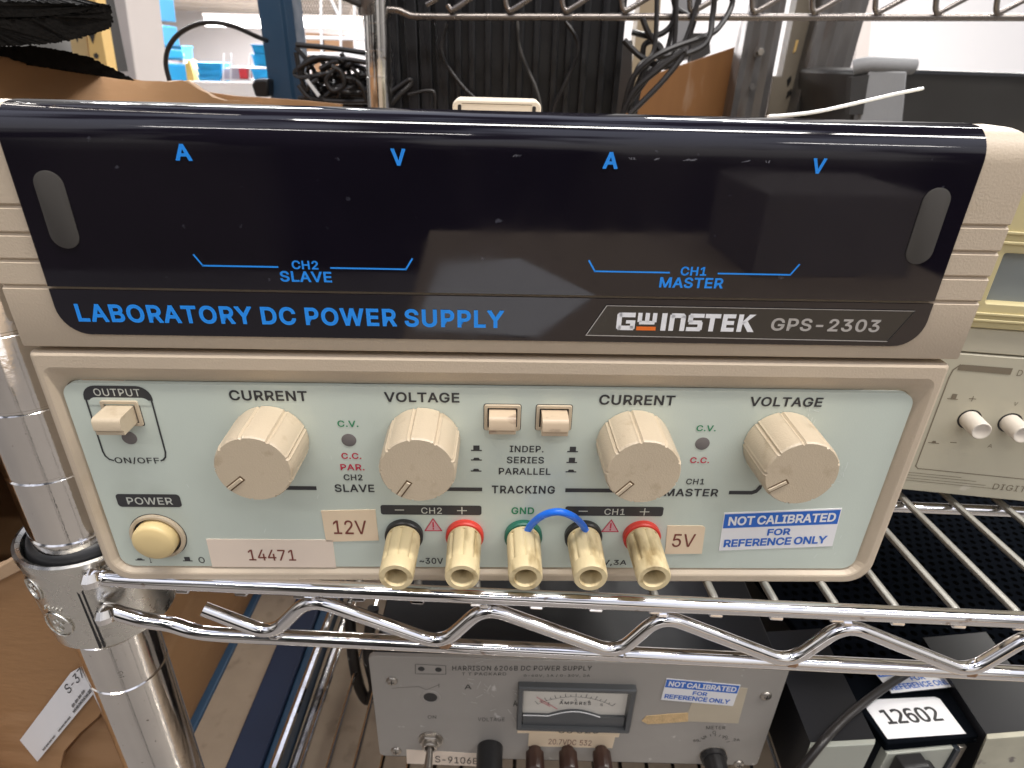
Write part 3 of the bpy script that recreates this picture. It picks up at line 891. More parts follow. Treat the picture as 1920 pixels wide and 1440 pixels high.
# slotted seam on the collar
sm_ = MB()
for an, z0_, z1_ in ((-72, -35.5, -4), (-68.5, -35.5, -4)):
    a = R(an); c0 = Vector((pcx + 21.6 * math.cos(a), pcy + 21.6 * math.sin(a), 0)); tt = Vector((-math.sin(a), math.cos(a), 0)); nn = Vector((math.cos(a), math.sin(a), 0))
    sm_.loft([[c0 + tt * q + nn * w_ + Vector((0, 0, z)) for q, w_ in ((-.32, .3), (.32, .3), (.32, -1), (-.32, -1))] for z in (z0_, z1_)], rubber)
sm_.build('collar_seam', cco)

# posts: grooved every inch
def post(name, label, x, y, z0, z1, r, zoff, lean=0, numbers=False, m=None):
    t = thing(name, label, 'shelf post', (x, y, 0), 0, 'posts of the chrome shelving')
    pr = []
    z = z0
    prof = [(r, z0)]
    g = zoff
    while g < z0: g += 25
    while g < z1:
        prof += [(r, g - .8), (r - .55, g - .35), (r - .55, g + .35), (r, g + .8)]
        g += 25
    prof.append((r, z1))
    b = MB()
    b.lathe((0, 0, 0), (0, 0, 1), prof, m or chrome_d, n=48)
    for v in b.v: v.x += lean * v.z
    po = b.build('post_tube', t, ang=25)
    if numbers:
        k = MB()
        g = zoff; num = 30
        while g < 120:
            if -120 < g < -1:
                s = {0: '2', -1: '25', -2: '3'}.get(round((g - zoff) / 25), '3')
                vs, fs = glyphs(s, .0, 1.1)
                pts_ = []
                for a_, b_, _q in vs:
                    th = R(-66 + 7 * len(s) * a_)
                    zq = g + 7.5 + 3.4 * b_
                    pts_.append(((r + .06) * math.cos(th) + lean * zq, (r + .06) * math.sin(th), zq))
                k.add(pts_, fs, MATS.get('worn_number') or mat('worn_number', (.42, .40, .36), .4, metal=.8))
            g += 25
        k.build('height_numbers', po)
    return t
post('shelf_post', 'front chrome shelf post with height numbers, its cast collar beside the beige power supply', PX, PYp, -420, 330, PR, -65.5, lean=.012, numbers=True)
post('shelf_post', 'thin chrome rear post standing between the tangled cables and the black finned case', -156.5, 746, -300, 420, 13.3, 137, lean=.03, m=chrome)

# upper shelf at the back
us_o = Vector((0, 744, 0))
us = thing('wire_shelf', 'upper wire shelf whose rear rail and zigzag show along the top of the view', 'shelf', (0, 744, 0), SY)
def up_at(px, py): 
    q = at(px, py, 744); return Vector((q.x, 0, q.z))
a0, a1 = up_at(905, 31.5), up_at(1919, 34)
sl = (a1.z - a0.z) / (a1.x - a0.x)
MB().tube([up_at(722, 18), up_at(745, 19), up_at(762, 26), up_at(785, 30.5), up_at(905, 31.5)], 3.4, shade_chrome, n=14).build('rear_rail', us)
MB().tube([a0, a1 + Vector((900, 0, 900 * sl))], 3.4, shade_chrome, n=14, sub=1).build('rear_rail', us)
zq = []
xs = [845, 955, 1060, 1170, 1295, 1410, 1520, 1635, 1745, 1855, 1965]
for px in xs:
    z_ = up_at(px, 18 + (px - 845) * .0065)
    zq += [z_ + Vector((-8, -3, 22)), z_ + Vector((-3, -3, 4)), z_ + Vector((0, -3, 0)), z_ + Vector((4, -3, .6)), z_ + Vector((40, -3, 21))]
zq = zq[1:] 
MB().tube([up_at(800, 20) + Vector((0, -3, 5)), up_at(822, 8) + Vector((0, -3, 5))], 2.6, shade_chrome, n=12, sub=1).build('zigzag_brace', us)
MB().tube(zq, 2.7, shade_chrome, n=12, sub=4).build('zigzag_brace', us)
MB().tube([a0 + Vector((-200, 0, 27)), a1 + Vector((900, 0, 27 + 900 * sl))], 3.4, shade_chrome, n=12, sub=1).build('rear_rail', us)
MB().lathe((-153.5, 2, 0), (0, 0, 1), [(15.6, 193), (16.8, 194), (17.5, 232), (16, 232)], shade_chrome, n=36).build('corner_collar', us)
MB().tube([(-160, -4, 201), (-215, -60, 222), (-230, -100, 226)], 3.2, charcoal, n=10).build('side_rail', us)

# lower shelf
LZ = -255
ls = thing('wire_shelf', 'lower wire shelf of dark rods seen from above beside the blue beam', 'shelf', (0, 0, LZ), SY)
def onl(px, py, z=LZ):
    q = onz(px, py, z); return Vector((q.x, q.y, 0))
for k in range(0, 22):
    x = -149 + 17.4 * k
    r_ = 3.2 if k == 0 else 1.6
    MB().tube([(x - 4, 120, 0), (x - 4, 760, 0)], r_, chrome_d if k else chrome, n=8, sub=1).build('side_rail' if k == 0 else 'deck_wire', ls)
MB().tube([(-143, 120, -9), (-143, 760, -9)], 3, chrome_d, n=8, sub=1).build('side_rail', ls)
MB().tube([(-160, 402, -5), (260, 402, -5)], 3, chrome_d, n=8, sub=1).build('cross_bar', ls)

# blue racking with boards beside and beneath
b = thing('blue_rack_beam', 'bright blue steel beam running back along the edge of the cardboard carton', 'rack beam')
def strip(pxs, z0, z1, m):                   # a long level piece: left x and right x at z
    (xl, xr) = pxs
    return MB().box(xl, xr, 150, 900, z0, z1, m)
strip((-251, -233), -330, -300, bluesteel).build('beam', b, bevel=2)
bn = MB()
for (px, py) in ((392, 1255), (362, 1307)):
    q = onz(px, py, -300); bn.box(-252, -245, q.y - 6, q.y + 6, -299.9, -298.8, rubber)
bn.build('beam_slot', b)
tag(strip((-232.5, -197.5), -326, -301, board).build('shelf_board'), 'tan board lying between the bright blue beam and the navy beam', 'board')
b = thing('navy_rack_beam', 'dark navy steel beam beside the lower wire shelf', 'rack beam')
strip((-197, -172), -345, -296, navysteel).build('beam', b, bevel=1.5)
strip((-171.8, -163), -345, -300, bluesteel).build('beam_lip', b, bevel=1.5)
tag(MB().box(-162, 420, 150, 1100, -345, -325, board).build('shelf_board'), 'wide tan board lying under the lower wire shelf', 'board')

# ================================================================== CARDBOARD CARTON
ct = thing('carton', 'large crushed brown cardboard carton left of the shelf post, torn along its top edge', 'box')
CXW = -240
def onx(px, py, x=CXW):
    r = ray(px, py); return r * (x / r.x) + EYEV
# right side wall: from the blue beam up to the crushed upper edge
top = [onx(-40, 96), onx(0, 105), onx(25, 108), onx(60, 118), onx(110, 127), onx(170, 136), onx(250, 147), onx(300, 153), onx(330, 152), onx(352, 151), onx(375, 168), onx(400, 182), onx(425, 188)]
wall = MB()
NZ = 26
grid = []
ys = [150] + [t_.y for t_ in top] + [640]
zs = [top[0].z] + [t_.z for t_ in top] + [116]
pairs = list(zip(ys, zs))
fine = []
for (ya, za), (yb_, zb) in zip(pairs, pairs[1:]):
    n = max(1, int((yb_ - ya) / 9))
    for i in range(n):
        f = i / n
        fine.append((ya + (yb_ - ya) * f, za + (zb - za) * f))
fine.append(pairs[-1])
from mathutils import noise as mnoise
vs = []; 
for (y, z) in fine:
    jag = 1.2 * mnoise.noise(Vector((y * .13, 0, 3)))
    for k in range(NZ + 1):
        f = k / NZ
        zz_ = -300 + (z + jag + 300) * f
        bulge = 5 * mnoise.noise(Vector((y * .012, zz_ * .016, 1))) + 2.0 * mnoise.noise(Vector((y * .05, zz_ * .06, 8)))
        bulge += -7 * max(0, f - .9) * 10 * (.4 + .5 * mnoise.noise(Vector((y * .03, 2, 2))))
        vs.append((CXW + bulge * (1 if f > .03 else 0), y, zz_))
fs = []
M_ = NZ + 1
for i in range(len(fine) - 1):
    for k in range(NZ):
        yq, zq_ = fine[i][0], vs[i * M_ + k][2]
        if yq < 262 + 14 * mnoise.noise(Vector((3, zq_ * .03, 5))) and zq_ > -78: continue    # torn open at the front
        fs.append((i * M_ + k, (i + 1) * M_ + k, (i + 1) * M_ + k + 1, i * M_ + k + 1))
wall.add(vs, fs, card)
# inner skin for thickness and the pale torn edge
iv = [(x - 5, y, z) for x, y, z in vs]
n0 = len(wall.v)
wall.add(iv, [tuple(reversed(f)) for f in fs], card)
for i in range(len(fine) - 1):
    a, c = i * M_ + NZ, (i + 1) * M_ + NZ
    wall.f.append(((a, c, n0 + c, n0 + a), wall.mi(card_in)))
wo = wall.build('side_wall', ct, ang=60)
MB().box(-640, -246, 148, 152, -300, 40, card).build('front_wall', ct)
MB().box(-640, -246, 640, 644, -300, 110, card).build('back_wall', ct)
MB().box(-640, -246, 153, 639, -300, -296, card).build('bottom_panel', ct)
MB().box(-644, -640.2, 148, 644, -300, 150, card).build('side_wall', ct)
MB().box(-639, -262, 153, 639, 88, 92, card).build('shade_panel', ct)  # unseen cover added to keep the inside of the open carton dark
# folded-over torn flap on the upper edge
fl = MB()
pe = [at(x, y, 560) for x, y in ((330, 153), (352, 150), (375, 167), (400, 181), (422, 188), (395, 193), (340, 192), (318, 175))]
fl.slab(pe, (-8, 26, -2), card_in)
fl.build('torn_flap', ct, bevel=1)
pe = [at(x, y, 640) for x, y in ((360, 169), (440, 180), (560, 188), (640, 196), (640, 215), (360, 215))]
fb = MB().slab(pe, (0, 5, 0), card).build('rear_flap', ct)
# front flap hanging below, carrying the shipping label
fpx = [(0, 1085), (58, 1062), (95, 1100), (150, 1230), (212, 1300), (185, 1345), (150, 1376), (120, 1410), (110, 1460), (-60, 1460), (-60, 1110)]
flp = MB()
flp.slab([at(x, y, 178) for x, y in fpx], (-1, 4, 0), card)
fo = flp.build('front_flap', ct, bevel=.5)
fpx2 = [(212, 1302), (260, 1440), (255, 1480), (100, 1480), (122, 1412), (152, 1378), (188, 1346)]
MB().slab([at(x, y, 186) for x, y in fpx2], (-1, 4, 0), card).build('lower_flap', ct, bevel=.5)
fpx3 = [(-60, 1085), (0, 1062), (45, 1035), (60, 1060), (0, 1090), (-60, 1118)]
MB().slab([at(x, y, 176) for x, y in fpx3], (0, 4, 0), card_in).build('flap_edge', ct, bevel=.5)
lab = MB()
lq = [(37, 1388), (132, 1262), (150, 1252), (176, 1300), (70, 1428)]
lab.slab([at(x, y, 176.5) for x, y in lq], (0, .35, 0), label_white)
lo_ = lab.build('shipping_label', fo)
k = MB()
def lt(s, ox, oy, ux, uy, vx, vy, bold=.01, m=black_ink):
    Yk = 176.2
    o0 = at(ox, oy, Yk); k.txt(s, o0, at(ox + ux, oy + uy, Yk) - o0, at(ox + vx, oy + vy, Yk) - o0, m, bold)
lt('S-37', 129, 1302, 30, -36, -10, -14, .0)
for i in range(16):
    f = i / 15
    ax, ay = 82 + 86 * f, 1408 - 106 * f
    if random.random() < .9: lt(random.choice(('mmi', 'hnl', 'uum', 'nin')), ax, ay, 5.0, -6.2, -3.4 - 1.5 * (i > 9), -2.8 - 1.2 * (i > 9), .03)
for i in range(4):
    lt('uhm', 137 + 6 * i, 1327 - 8 * i, 5, -6.5, -4.5, -4, .03)
k.build('label_lettering', lo_)

# foam pads lying on the carton
def foam_pad(name, pxs, Y, d, label):
    outl = []
    for (x0, y0), (x1, y1) in zip(pxs, pxs[1:] + pxs[:1]):
        n = max(2, int(math.hypot(x1 - x0, y1 - y0) / 2.2))
        for i in range(n):
            f = i / n
            q = at(x0 + (x1 - x0) * f, y0 + (y1 - y0) * f, Y)
            q += Vector((random.uniform(-.35, .35), random.uniform(-.8, .8), random.uniform(-.4, .4)))
            outl.append(q)
    tag(MB().slab(outl, d, foam).build(name, bevel=0), label, 'foam pad', 'black foam pads on the carton')
foam_pad('foam_pad', [(-60, 34), (30, 36), (110, 30), (165, 22), (190, 8), (207, 10), (213, 40), (205, 55), (170, 66), (120, 78), (70, 84), (20, 86), (-60, 90)], 300, (-100, 130, 8), 'upper black foam pad, thick with a rounded end, above the carton')
foam_pad('foam_pad', [(-60, 2), (40, 3), (110, 5), (160, 9), (192, 9), (165, 22), (110, 30), (30, 36), (-60, 34)], 300.6, (-60, 70, 8), 'uppermost grey black foam sheet folded over the thick pad')
foam_pad('foam_pad', [(-60, 86), (20, 87), (68, 87), (120, 95), (170, 108), (215, 130), (254, 151), (200, 144), (130, 132), (60, 122), (0, 104), (-60, 96)], 320, (-95, 120, -2), 'lower black foam pad wedged on the carton edge, tapering to a point')
# ================================================================== DIGITAL INSTRUMENT (right)
GY = R(-7.2)
g_o = Vector((161.5, 210.2, 4))
GF = Frame(g_o, GY)
gt = thing('digital_instrument', 'beige grey digital bench instrument with ivory push buttons right of the power supply', 'instrument', g_o, GY)
gx0, gx1 = -7, 190
MB().box(gx0, gx1, 4.05, 330, 0, 106, dig).build('case', gt, bevel=2)
MB().loft([ring(rrect(gx0, gx1, 0, 62, 1.5), 4), ring(rrect(gx0, gx1, 0, 62, 1.5), .5), ring(rrect(gx0 + .5, gx1 - .5, .5, 61.5, 1.2), 0)], dig_panel).build('lower_panel', gt)
MB().loft([ring(rrect(gx0, gx1, 62.6, 72, .6), 4), ring(rrect(gx0, gx1, 62.6, 72, .6), .4), ring(rrect(gx0 + .3, gx1 - .3, 62.9, 71.7, .5), .1)], dig_panel).build('middle_panel', gt)
yb_ = MB()
yb_.loft([ring(rrect(gx0, gx1, 72.4, 124, 1), 4), ring(rrect(gx0, gx1, 72.4, 124, 1), -.6), ring(rrect(gx0 + .4, gx1 - .4, 72.8, 123.6, .8), -1),
          ring(rrect(3.0, gx1 - 10, 81.5, 99.6, 1), -1), ring(rrect(3.8, gx1 - 11, 82.4, 99.0, .6), 2.2)], dig_yel, cap0=False, cap1=False)
for z in (75.0, 77.4, 102.5, 105.8):
    yb_.box(gx0 + 1, gx1 - 1, -1.7, -.9, z, z + 1.0, dig_yel)
yb_.build('display_bezel', gt, bevel=.25)
MB().box(3.2, gx1 - 10.4, 1.6, 3.9, 82.0, 99.4, lcd).build('display_glass', gt)
k = MB()
yy = -.1
k.line([(1.9, 12), (1.4, 52), (1.8, 55.2), (3.6, 57.4)], .45, yy, taupe_ink)
k.line([(-4, 14), (-4, 50)], .3, yy, taupe_ink)
k.line([(1.9, 12), (3.0, 11), (60, 10.6)], .35, yy, taupe_ink)
k.quad([(x, yy - .02, z) for x, z in ((3.2, 55.2), (21.5, 55.0), (21.5, 57.6), (4.2, 57.6), (3.2, 56.8))], taupe_ink)
k.t('D', 23.6, 25.3, 54.8, 57.2, yy, taupe_ink, .0)
for z, x1 in ((8.8, 20), (7.6, 26), (6.2, 30), (5.0, 34)): k.line([(-6, z), (x1, z - .1)], .22, yy, taupe_ink)
k.t('DIGITAL', 33.0, 50.5, 4.6, 7.4, yy, taupe_ink, .0, 1.1)
k.line([(3.8, 43.2), (7.2, 43.2)], .35, yy, taupe_ink); k.quad([(4.8, yy, 43.4), (6.6, yy, 43.4), (6.6, yy, 45.4), (4.8, yy, 45.4)], taupe_ink)
k.line([(11.2, 44.0), (13.4, 44.0)], .3, yy, taupe_ink); k.line([(12.3, 43), (12.3, 45)], .3, yy - .01, taupe_ink)
k.line([(3.2, 23.4), (6.8, 23.4)], .35, yy, taupe_ink); k.quad([(4.2, yy, 23.5), (5.9, yy, 23.5), (5.5, yy, 24.4), (4.5, yy, 24.4)], taupe_ink)
k.line([(11.0, 24.4), (13.0, 24.4)], .35, yy, taupe_ink)
k.t('V', 27.0, 28.3, 42.6, 44.2, yy, taupe_ink, .0); k.t('A', 24.6, 26.2, 23.6, 25.2, yy, taupe_ink, .0)
k.build('panel_printing', gt)
for cx in (14.2, 28.6, 43):
    pb_ = MB()
    pb_.lathe((cx, 0, 35.2), (0, -1, 0), [(4.2, -.05), (4.2, .08)], black_pl, n=32)
    pb_.lathe((cx, 0, 35.2), (0, -1, 0), [(3.55, 0), (3.5, 8.6), (3.2, 9.0), (2.7, 9.0), (2.2, 8.6), (.2, 8.45)], btn_w, n=36)
    pb_.build('push_button', gt, ang=40)

# ================================================================== OLD GREY SUPPLY BELOW
h_o = Vector((-70.5, 221, -206.5))
HF = Frame(h_o, R(.1))
ht = thing('old_power_supply', 'old scratched grey power supply with an ammeter, on the shelf below', 'power supply', h_o, R(.1))
MB().box(2, 215, 2.6, 210, 1, 87.0, blackbox).build('case', ht, bevel=1)
MB().box(-4, 219, 20, 215, -30, -.4, blackbox).build('lower_case', ht, bevel=1)
MB().plate(rrect(0, 219, 3.5, 88.0, 3.0), 0, 2.5, hgrey).build('front_panel', ht, bevel=.3)
H = HF.uv
k = MB(); yh = -.12
def ht_txt(s, x0, x1, y0, y1, bold=.0, m=None, sp=1.05):
    a = H(x0, y1); c = H(x1, y1); d = H(x0, y0)
    k.txt(s, (a[0], yh, a[1]), (c[0] - a[0], 0, c[1] - a[1]), (d[0] - a[0], 0, d[1] - a[1]), m or hink, bold, sp)
hink = mat('worn_print', (.06, .055, .05), .6, var=.3, scale=300, col2=(.25, .23, .21), c2t=.66, c2w=.05, c2scale=420)
ht_txt('HARRISON 6206B DC POWER SUPPLY', 848, 1109, 1248, 1257, .008, sp=1.1)
for x0, x1, s in ((866, 949, 'T T PACKARD'), (982, 1106, '0-60V, 1A / 0-30V, 2A')):
    ht_txt(s, x0, x1, 1260.5 + (x0 - 866) * .03, 1266 + (x0 - 866) * .03, -.004, sp=1.15)
ht_txt('VOLTAGE', 896, 946, 1345, 1352, .0, sp=1.1)
ht_txt('ON', 802, 818, 1341, 1347, .0)
ht_txt('METER', 1324, 1360, 1361, 1367, .0)
ht_txt('A', 871, 884, 1283, 1292, -.01)
ht_txt('A', 962, 970, 1313, 1324, -.01)
fr_ = [H(779, 1245), H(836, 1248), H(836, 1264), H(779, 1263)]
k.line(fr_ + fr_[:1], .3, yh, hink)
k.line([H(735, 1290), H(785, 1287), H(800, 1293), H(822, 1284)], .25, yh, hink)
k.line([H(823, 1282), H(823, 1288)], .3, yh, hink)
random.seed(3)
for i in range(9):
    a = R(20 + i * 17.5)
    cx, cz = H(1335, 1400)
    r0, r1 = 7.8, 9.6
    k.line([(cx + r0 * math.cos(a), cz + 2 + r0 * math.sin(a)), (cx + r1 * math.cos(a), cz + 2 + r1 * math.sin(a))], .32, yh, hink)
ht_txt('O', 1336, 1342, 1370, 1376, .0)
for x, s in ((1318, '2'), (1354, '20'), (1372, '.2A'), (1300, '60')): ht_txt(s, x, x + 5 * len(s), 1374 + abs(x - 1338) * .3, 1379 + abs(x - 1338) * .3, -.005)
# scratches rubbed through the paint
scr = mat('bare_scratch', (.55, .52, .49), .4, metal=.3)
for i in range(26):
    x, y = random.gauss(915, 45), random.gauss(1300, 26)
    a = random.uniform(-1.2, 1.2); L = random.uniform(3, 16)
    p0, p1 = H(x, y), H(x + L * math.cos(a), y + L * math.sin(a))
    k.line([p0, p1], random.uniform(.12, .4), yh - .02, scr)
k.build('panel_printing', ht)
for px, py in ((735, 1276), (743, 1407), (1436, 1304), (1385, 1432)):
    x, z = H(px, py)
    s_ = MB()
    s_.lathe((x, 0, z), (0, -1, 0), [(3.0, -.1), (3.0, .5), (2.5, 1.1), (1.2, 1.5), (.2, 1.55)], dull_metal, n=24)
    so = s_.build('screw', ht, ang=60)
    c_ = MB(); c_.box(x - 1.5, x + 1.5, -1.62, -1.3, z - .28, z + .28, black_pl); c_.box(x - .28, x + .28, -1.63, -1.31, z - 1.5, z + 1.5, black_pl)
    c_.build('screw_slot', so)
hm = MB()
for px, py, r_ in ((790, 1254, 1.75), (822, 1255.5, 1.75), (807, 1307, 3.7)):
    x, z = H(px, py); hm.lathe((x, -.02, z), (0, -1, 0), [(r_, .04), (r_, .06)], black_pl, n=28)
x, z = H(807, 1307)
hm.lathe((x, 0, z), (0, -1, 0), [(3.75, .05), (3.9, .35), (5.2, .3), (5.5, .02)], hgrey, n=36, cap0=False, cap1=False)
hm.build('panel_hole', ht)
# toggle switch
x, z = H(808, 1386)
tg = MB()
tg.lathe((x, 0, z), (0, -1, 0), [(7.0, -.1), (7.0, .6), (6.9, .8)], dull_metal, n=36)
tg.lathe((x, 0, z), (0, -1, 0), [(6.2, .8), (6.2, 2.6), (5.6, 3.1)], dull_metal, n=6)
tg.lathe((x, 0, z), (0, -1, 0), [(4.2, 3), (4.2, 5.2), (3.8, 5.6), (2.8, 5.6), (2.6, 4)], dull_metal, n=28)
to = tg.build('toggle_switch', ht)
MB().tube([(x, -3, z), (x + .2, -17, z - 3.5)], lambda f: 1.7 + .8 * f, dull_metal, n=16, sub=1).build('toggle_lever', to)
# voltage knob: tall black with a red cap
x, z = H(919, 1401)
vk = MB()
vk.lathe((x, 0, z), (0, -1, 0), [(7.3, .2), (7.2, 18), (6.9, 19)], black_pl, n=40)
vo = vk.build('voltage_knob', ht)
MB().lathe((x, 0, z), (0, -1, 0), [(5.0, 18.8), (5.0, 21), (4.4, 21.6)], red_pl, n=32).build('red_cap', vo)
# meter
ma, mb_, mc, md = H(972, 1277), H(1195, 1284), H(1177, 1362), H(968, 1361)
x0, x1, z0, z1 = (ma[0] + md[0]) / 2, (mb_[0] + mc[0]) / 2, (mc[1] + md[1]) / 2, (ma[1] + mb_[1]) / 2
mf = MB()
mf.loft([ring(rrect(x0, x1, z0, z1, .8), 0), ring(rrect(x0, x1, z0, z1, .8), -3.2), ring(rrect(x0 + .6, x1 - .6, z0 + .6, z1 - .6, .6), -3.8),
         ring(rrect(x0 + 2.5, x1 - 2.8, z0 + 2.6, z1 - 2.8, .4), -3.6), ring(rrect(x0 + 3.2, x1 - 3.6, z0 + 3.0, z1 - 3.4, .3), -.4)], hframe, cap0=False, cap1=False)
mo = mf.build('ammeter', ht)
MB().box(x0 + 2.9, x1 - 3.3, -.45, -.2, z0 + 2.8, z1 - 3.1, dialm).build('dial', mo)
mk = MB()
cx, czz = (x0 + x1) / 2, z0 - 8
zlow = z0 + 14.0
# dark lower cover with a hump
hump = [(x0 + 3.3, z0 + 3.1), (x1 - 3.7, z0 + 3.1), (x1 - 3.7, z0 + 11.5), (cx + 14, z0 + 11.5)]
for i in range(13):
    f = i / 12; hump.append((cx + 14 - 28 * f, z0 + 11.5 + 4.2 * math.sin(math.pi * f)))
hump += [(x0 + 3.3, z0 + 11.5)]
mk.plate(hump, -2.0, -.6, hframe)
mk.tube([(x, -2.2, z) for x, z in hump[3:] + [hump[-1]]][:15], .25, white_pl, n=6, sub=1)
mk.build('dial_cover', mo)
pk = MB()
yd = -.55
rr = 33.6
for i in range(-8, 9):
    a = R(90 + i * 4.6)
    L = 2.6 if i % 2 == 0 else 1.4
    pk.line([(cx + rr * math.cos(a), czz + rr * math.sin(a)), (cx + (rr + L) * math.cos(a), czz + (rr + L) * math.sin(a))], .3, yd, black_ink)
pk.line([(cx + rr * math.cos(R(90 + q * 4.6)), czz + rr * math.sin(R(90 + q * 4.6))) for q in range(-8, 9)], .22, yd, black_ink)
pk.t('AMPERES', cx - 8.5, cx + 8.5, z0 + 19.2, z0 + 21.6, yd, black_ink, .012, 1.25)
for q, s in ((-3, '4'), (0, '3'), (3, '2'), (6, '1'), (-6, '5')):
    a = R(90 + q * 4.6); pk.t(s, cx + 31 * math.cos(a) - .7, cx + 31 * math.cos(a) + .7, czz + 31.2 * math.sin(a) - 1, czz + 31.2 * math.sin(a) + 1, yd, black_ink, .0)
pk.line([(cx - 9.5, z0 + 15.6), (cx - 21, z0 + 25.0)], .35, yd - .4, red_ink)
pk.line([(cx - 19.2, z0 + 21.8), (cx - 13.5, z0 + 17.5)], .3, yd - .4, red_ink)
pk.build('dial_printing', mo)
# paper labels and stickers
def hlabel(pxs, m, label=None, dy=.2):
    s_ = MB(); q = [H(*p) for p in pxs]
    s_.loft([[(x, -.02, z) for x, z in q], [(x, -dy, z) for x, z in q]], m)
    o = s_.build('paper_label', ht)
    if label: o['label'] = label
    return o
def hl_txt(par, s, bl, br, tl, m=black_ink, bold=.0, y=-.42):
    k = MB(); a, c, d = H(*bl), H(*br), H(*tl)
    k.txt(s, (a[0], y, a[1]), (c[0] - a[0], 0, c[1] - a[1]), (d[0] - a[0], 0, d[1] - a[1]), m, bold)
    k.build('label_lettering', par)
o_ = hlabel([(1000, 1380), (1160, 1382), (1165, 1364), (970, 1363), (970, 1374), (998, 1374)], label_cream, 'cream label tucked under the ammeter')
hl_txt(o_, '- 56 523', (1030, 1373), (1122, 1374), (1030, 1363))
o_ = hlabel([(990, 1398), (1148, 1402), (1154, 1379), (992, 1372)], label_cream, 'cream label reading 20.7VDC 532', .34)
hl_txt(o_, '20.7VDC  532', (1028, 1394), (1108, 1397), (1029, 1384), label_ink)
o_ = hlabel([(763, 1431), (893, 1436), (893, 1412), (762, 1405)], label_pink, 'pale label behind the toggle')
hl_txt(o_, 'S-9106B', (816, 1428), (896, 1432), (816, 1416))
o_ = hlabel([(1283, 1352), (1384, 1356), (1402, 1290), (1330, 1286), (1296, 1320)], mat('old_tape', (.50, .43, .32), .45, var=.1), 'yellowed remains of a torn label', .15)
hlabel([(1203, 1351), (1212, 1342), (1255, 1338), (1290, 1336), (1290, 1352), (1240, 1356), (1214, 1357)], mat('tape_crumbs', (.62, .43, .22), .7, var=.3, scale=300, bump=1, bscale=900), 'torn tan paper residue', .3)
A2, B2, D2 = H(1239, 1311), H(1374, 1323), H(1250, 1271)
A2, B2, D2 = (Vector((q[0], 0, q[1])) for q in (A2, B2, D2))
notcal(None, lambda u, v, l: A2 + (B2 - A2) * u + (D2 - A2) * v + Vector((0, -.15 - l, 0)), ht)
# three small binding posts and the meter switch
for px in (1003, 1066, 1130):
    x, z = H(px, 1432, -9)
    p_ = MB()
    p_.lathe((x, 0, z), (0, -1, 0), [(3.4, 0), (3.4, 3), (5.2, 3.2), (5.3, 12), (4.6, 13.4), (2.4, 13.6)], brown_bak, n=40, shape=lambda a: 1 - .05 * max(0, math.cos(10 * a)))
    p_.build('terminal', ht, ang=40)
x, z = H(1337, 1416)
mkb = MB()
mkb.lathe((x, 0, z), (0, -1, 0), [(7.6, .2), (7.4, 3), (6.3, 3.2), (6.0, 19), (5.4, 20)], black_pl, n=60, shape=lambda a: 1 - .04 * max(0, math.cos(12 * a)))
mko = mkb.build('meter_switch', ht, ang=35)
MB().lathe((x, 0, z), (0, -1, 0), [(7.9, .05), (7.9, .35)], dull_metal, n=40).build('knob_skirt', mko)

# ================================================================== BLACK SUPPLY, lower right
k_o = Vector((198.4, 201.9, -150))
KF = Frame(k_o, R(6.66))
kt = thing('black_power_supply', 'navy black instrument with a perforated top and a white 12602 label', 'power supply', k_o, R(6.66))
def perf_mat():
    mt = mat('perforated_enamel', (.0045, .0055, .0075), .6, var=.15, scale=40, col2=(.10, .11, .11), c2t=.72, c2w=.03, c2scale=110)
    n = mt.node_tree.nodes; L = mt.node_tree.links; b = n['Principled BSDF']
    src = b.inputs['Base Color'].links[0].from_socket
    t = n.new('ShaderNodeTexCoord'); sp = n.new('ShaderNodeSeparateXYZ'); L.new(t.outputs['Object'], sp.inputs[0])
    def mth(op, a, bb=None):
        k = n.new('ShaderNodeMath'); k.operation = op
        for i, q in enumerate((a, bb)):
            if q is None: continue
            if isinstance(q, (int, float)): k.inputs[i].default_value = q
            else: L.new(q, k.inputs[i])
        return k.outputs[0]
    px_, py_ = .0072, .0062
    row = mth('FLOOR', mth('DIVIDE', sp.outputs[1], py_))
    odd = mth('MULTIPLY', mth('FLOORED_MODULO', row, 2), .5)
    u = mth('SUBTRACT', mth('FRACT', mth('ADD', mth('DIVIDE', sp.outputs[0], px_), odd)), .5)
    v = mth('SUBTRACT', mth('FRACT', mth('DIVIDE', sp.outputs[1], py_)), .5)
    d = mth('SQRT', mth('ADD', mth('MULTIPLY', u, u), mth('MULTIPLY', mth('MULTIPLY', v, v), .74)))
    hole = mth('LESS_THAN', d, .27)
    reg = mth('MULTIPLY', mth('GREATER_THAN', sp.outputs[1], .036), mth('LESS_THAN', sp.outputs[1], .20))
    reg = mth('MULTIPLY', reg, mth('GREATER_THAN', sp.outputs[0], -.004))
    hole = mth('MULTIPLY', hole, reg)
    mx = n.new('ShaderNodeMix'); mx.data_type = 'RGBA'
    L.new(hole, mx.inputs[0]); L.new(src, mx.inputs[6]); mx.inputs[7].default_value = (.001, .001, .001, 1)
    L.new(mx.outputs[2], b.inputs['Base Color'])
    rg = mth('ADD', mth('MULTIPLY', hole, .5), .4)
    L.new(rg, b.inputs['Roughness'])
    L.new(mth('MULTIPLY', hole, 0), b.inputs['Specular IOR Level'])
    return mt
perf = perf_mat()
tp = MB()
top_poly = [(-.2, 0), (330, 0), (330, 290), (-38, 290)]
tp.loft([[(x, y, 0) for x, y in top_poly], [(x, y, -6) for x, y in top_poly]], perf)
tp.build('perforated_top', kt, bevel=.8)
MB().box(2, 328, 4, 285, -95, -6.2, navy).build('case', kt, bevel=.5)
ylw = mat('grey_front', (.36, .37, .32), .45, var=.06, scale=30)
fpn = MB()
fpn.box(1, 38.5, -1.2, 3.8, -70, -6.8, ylw)
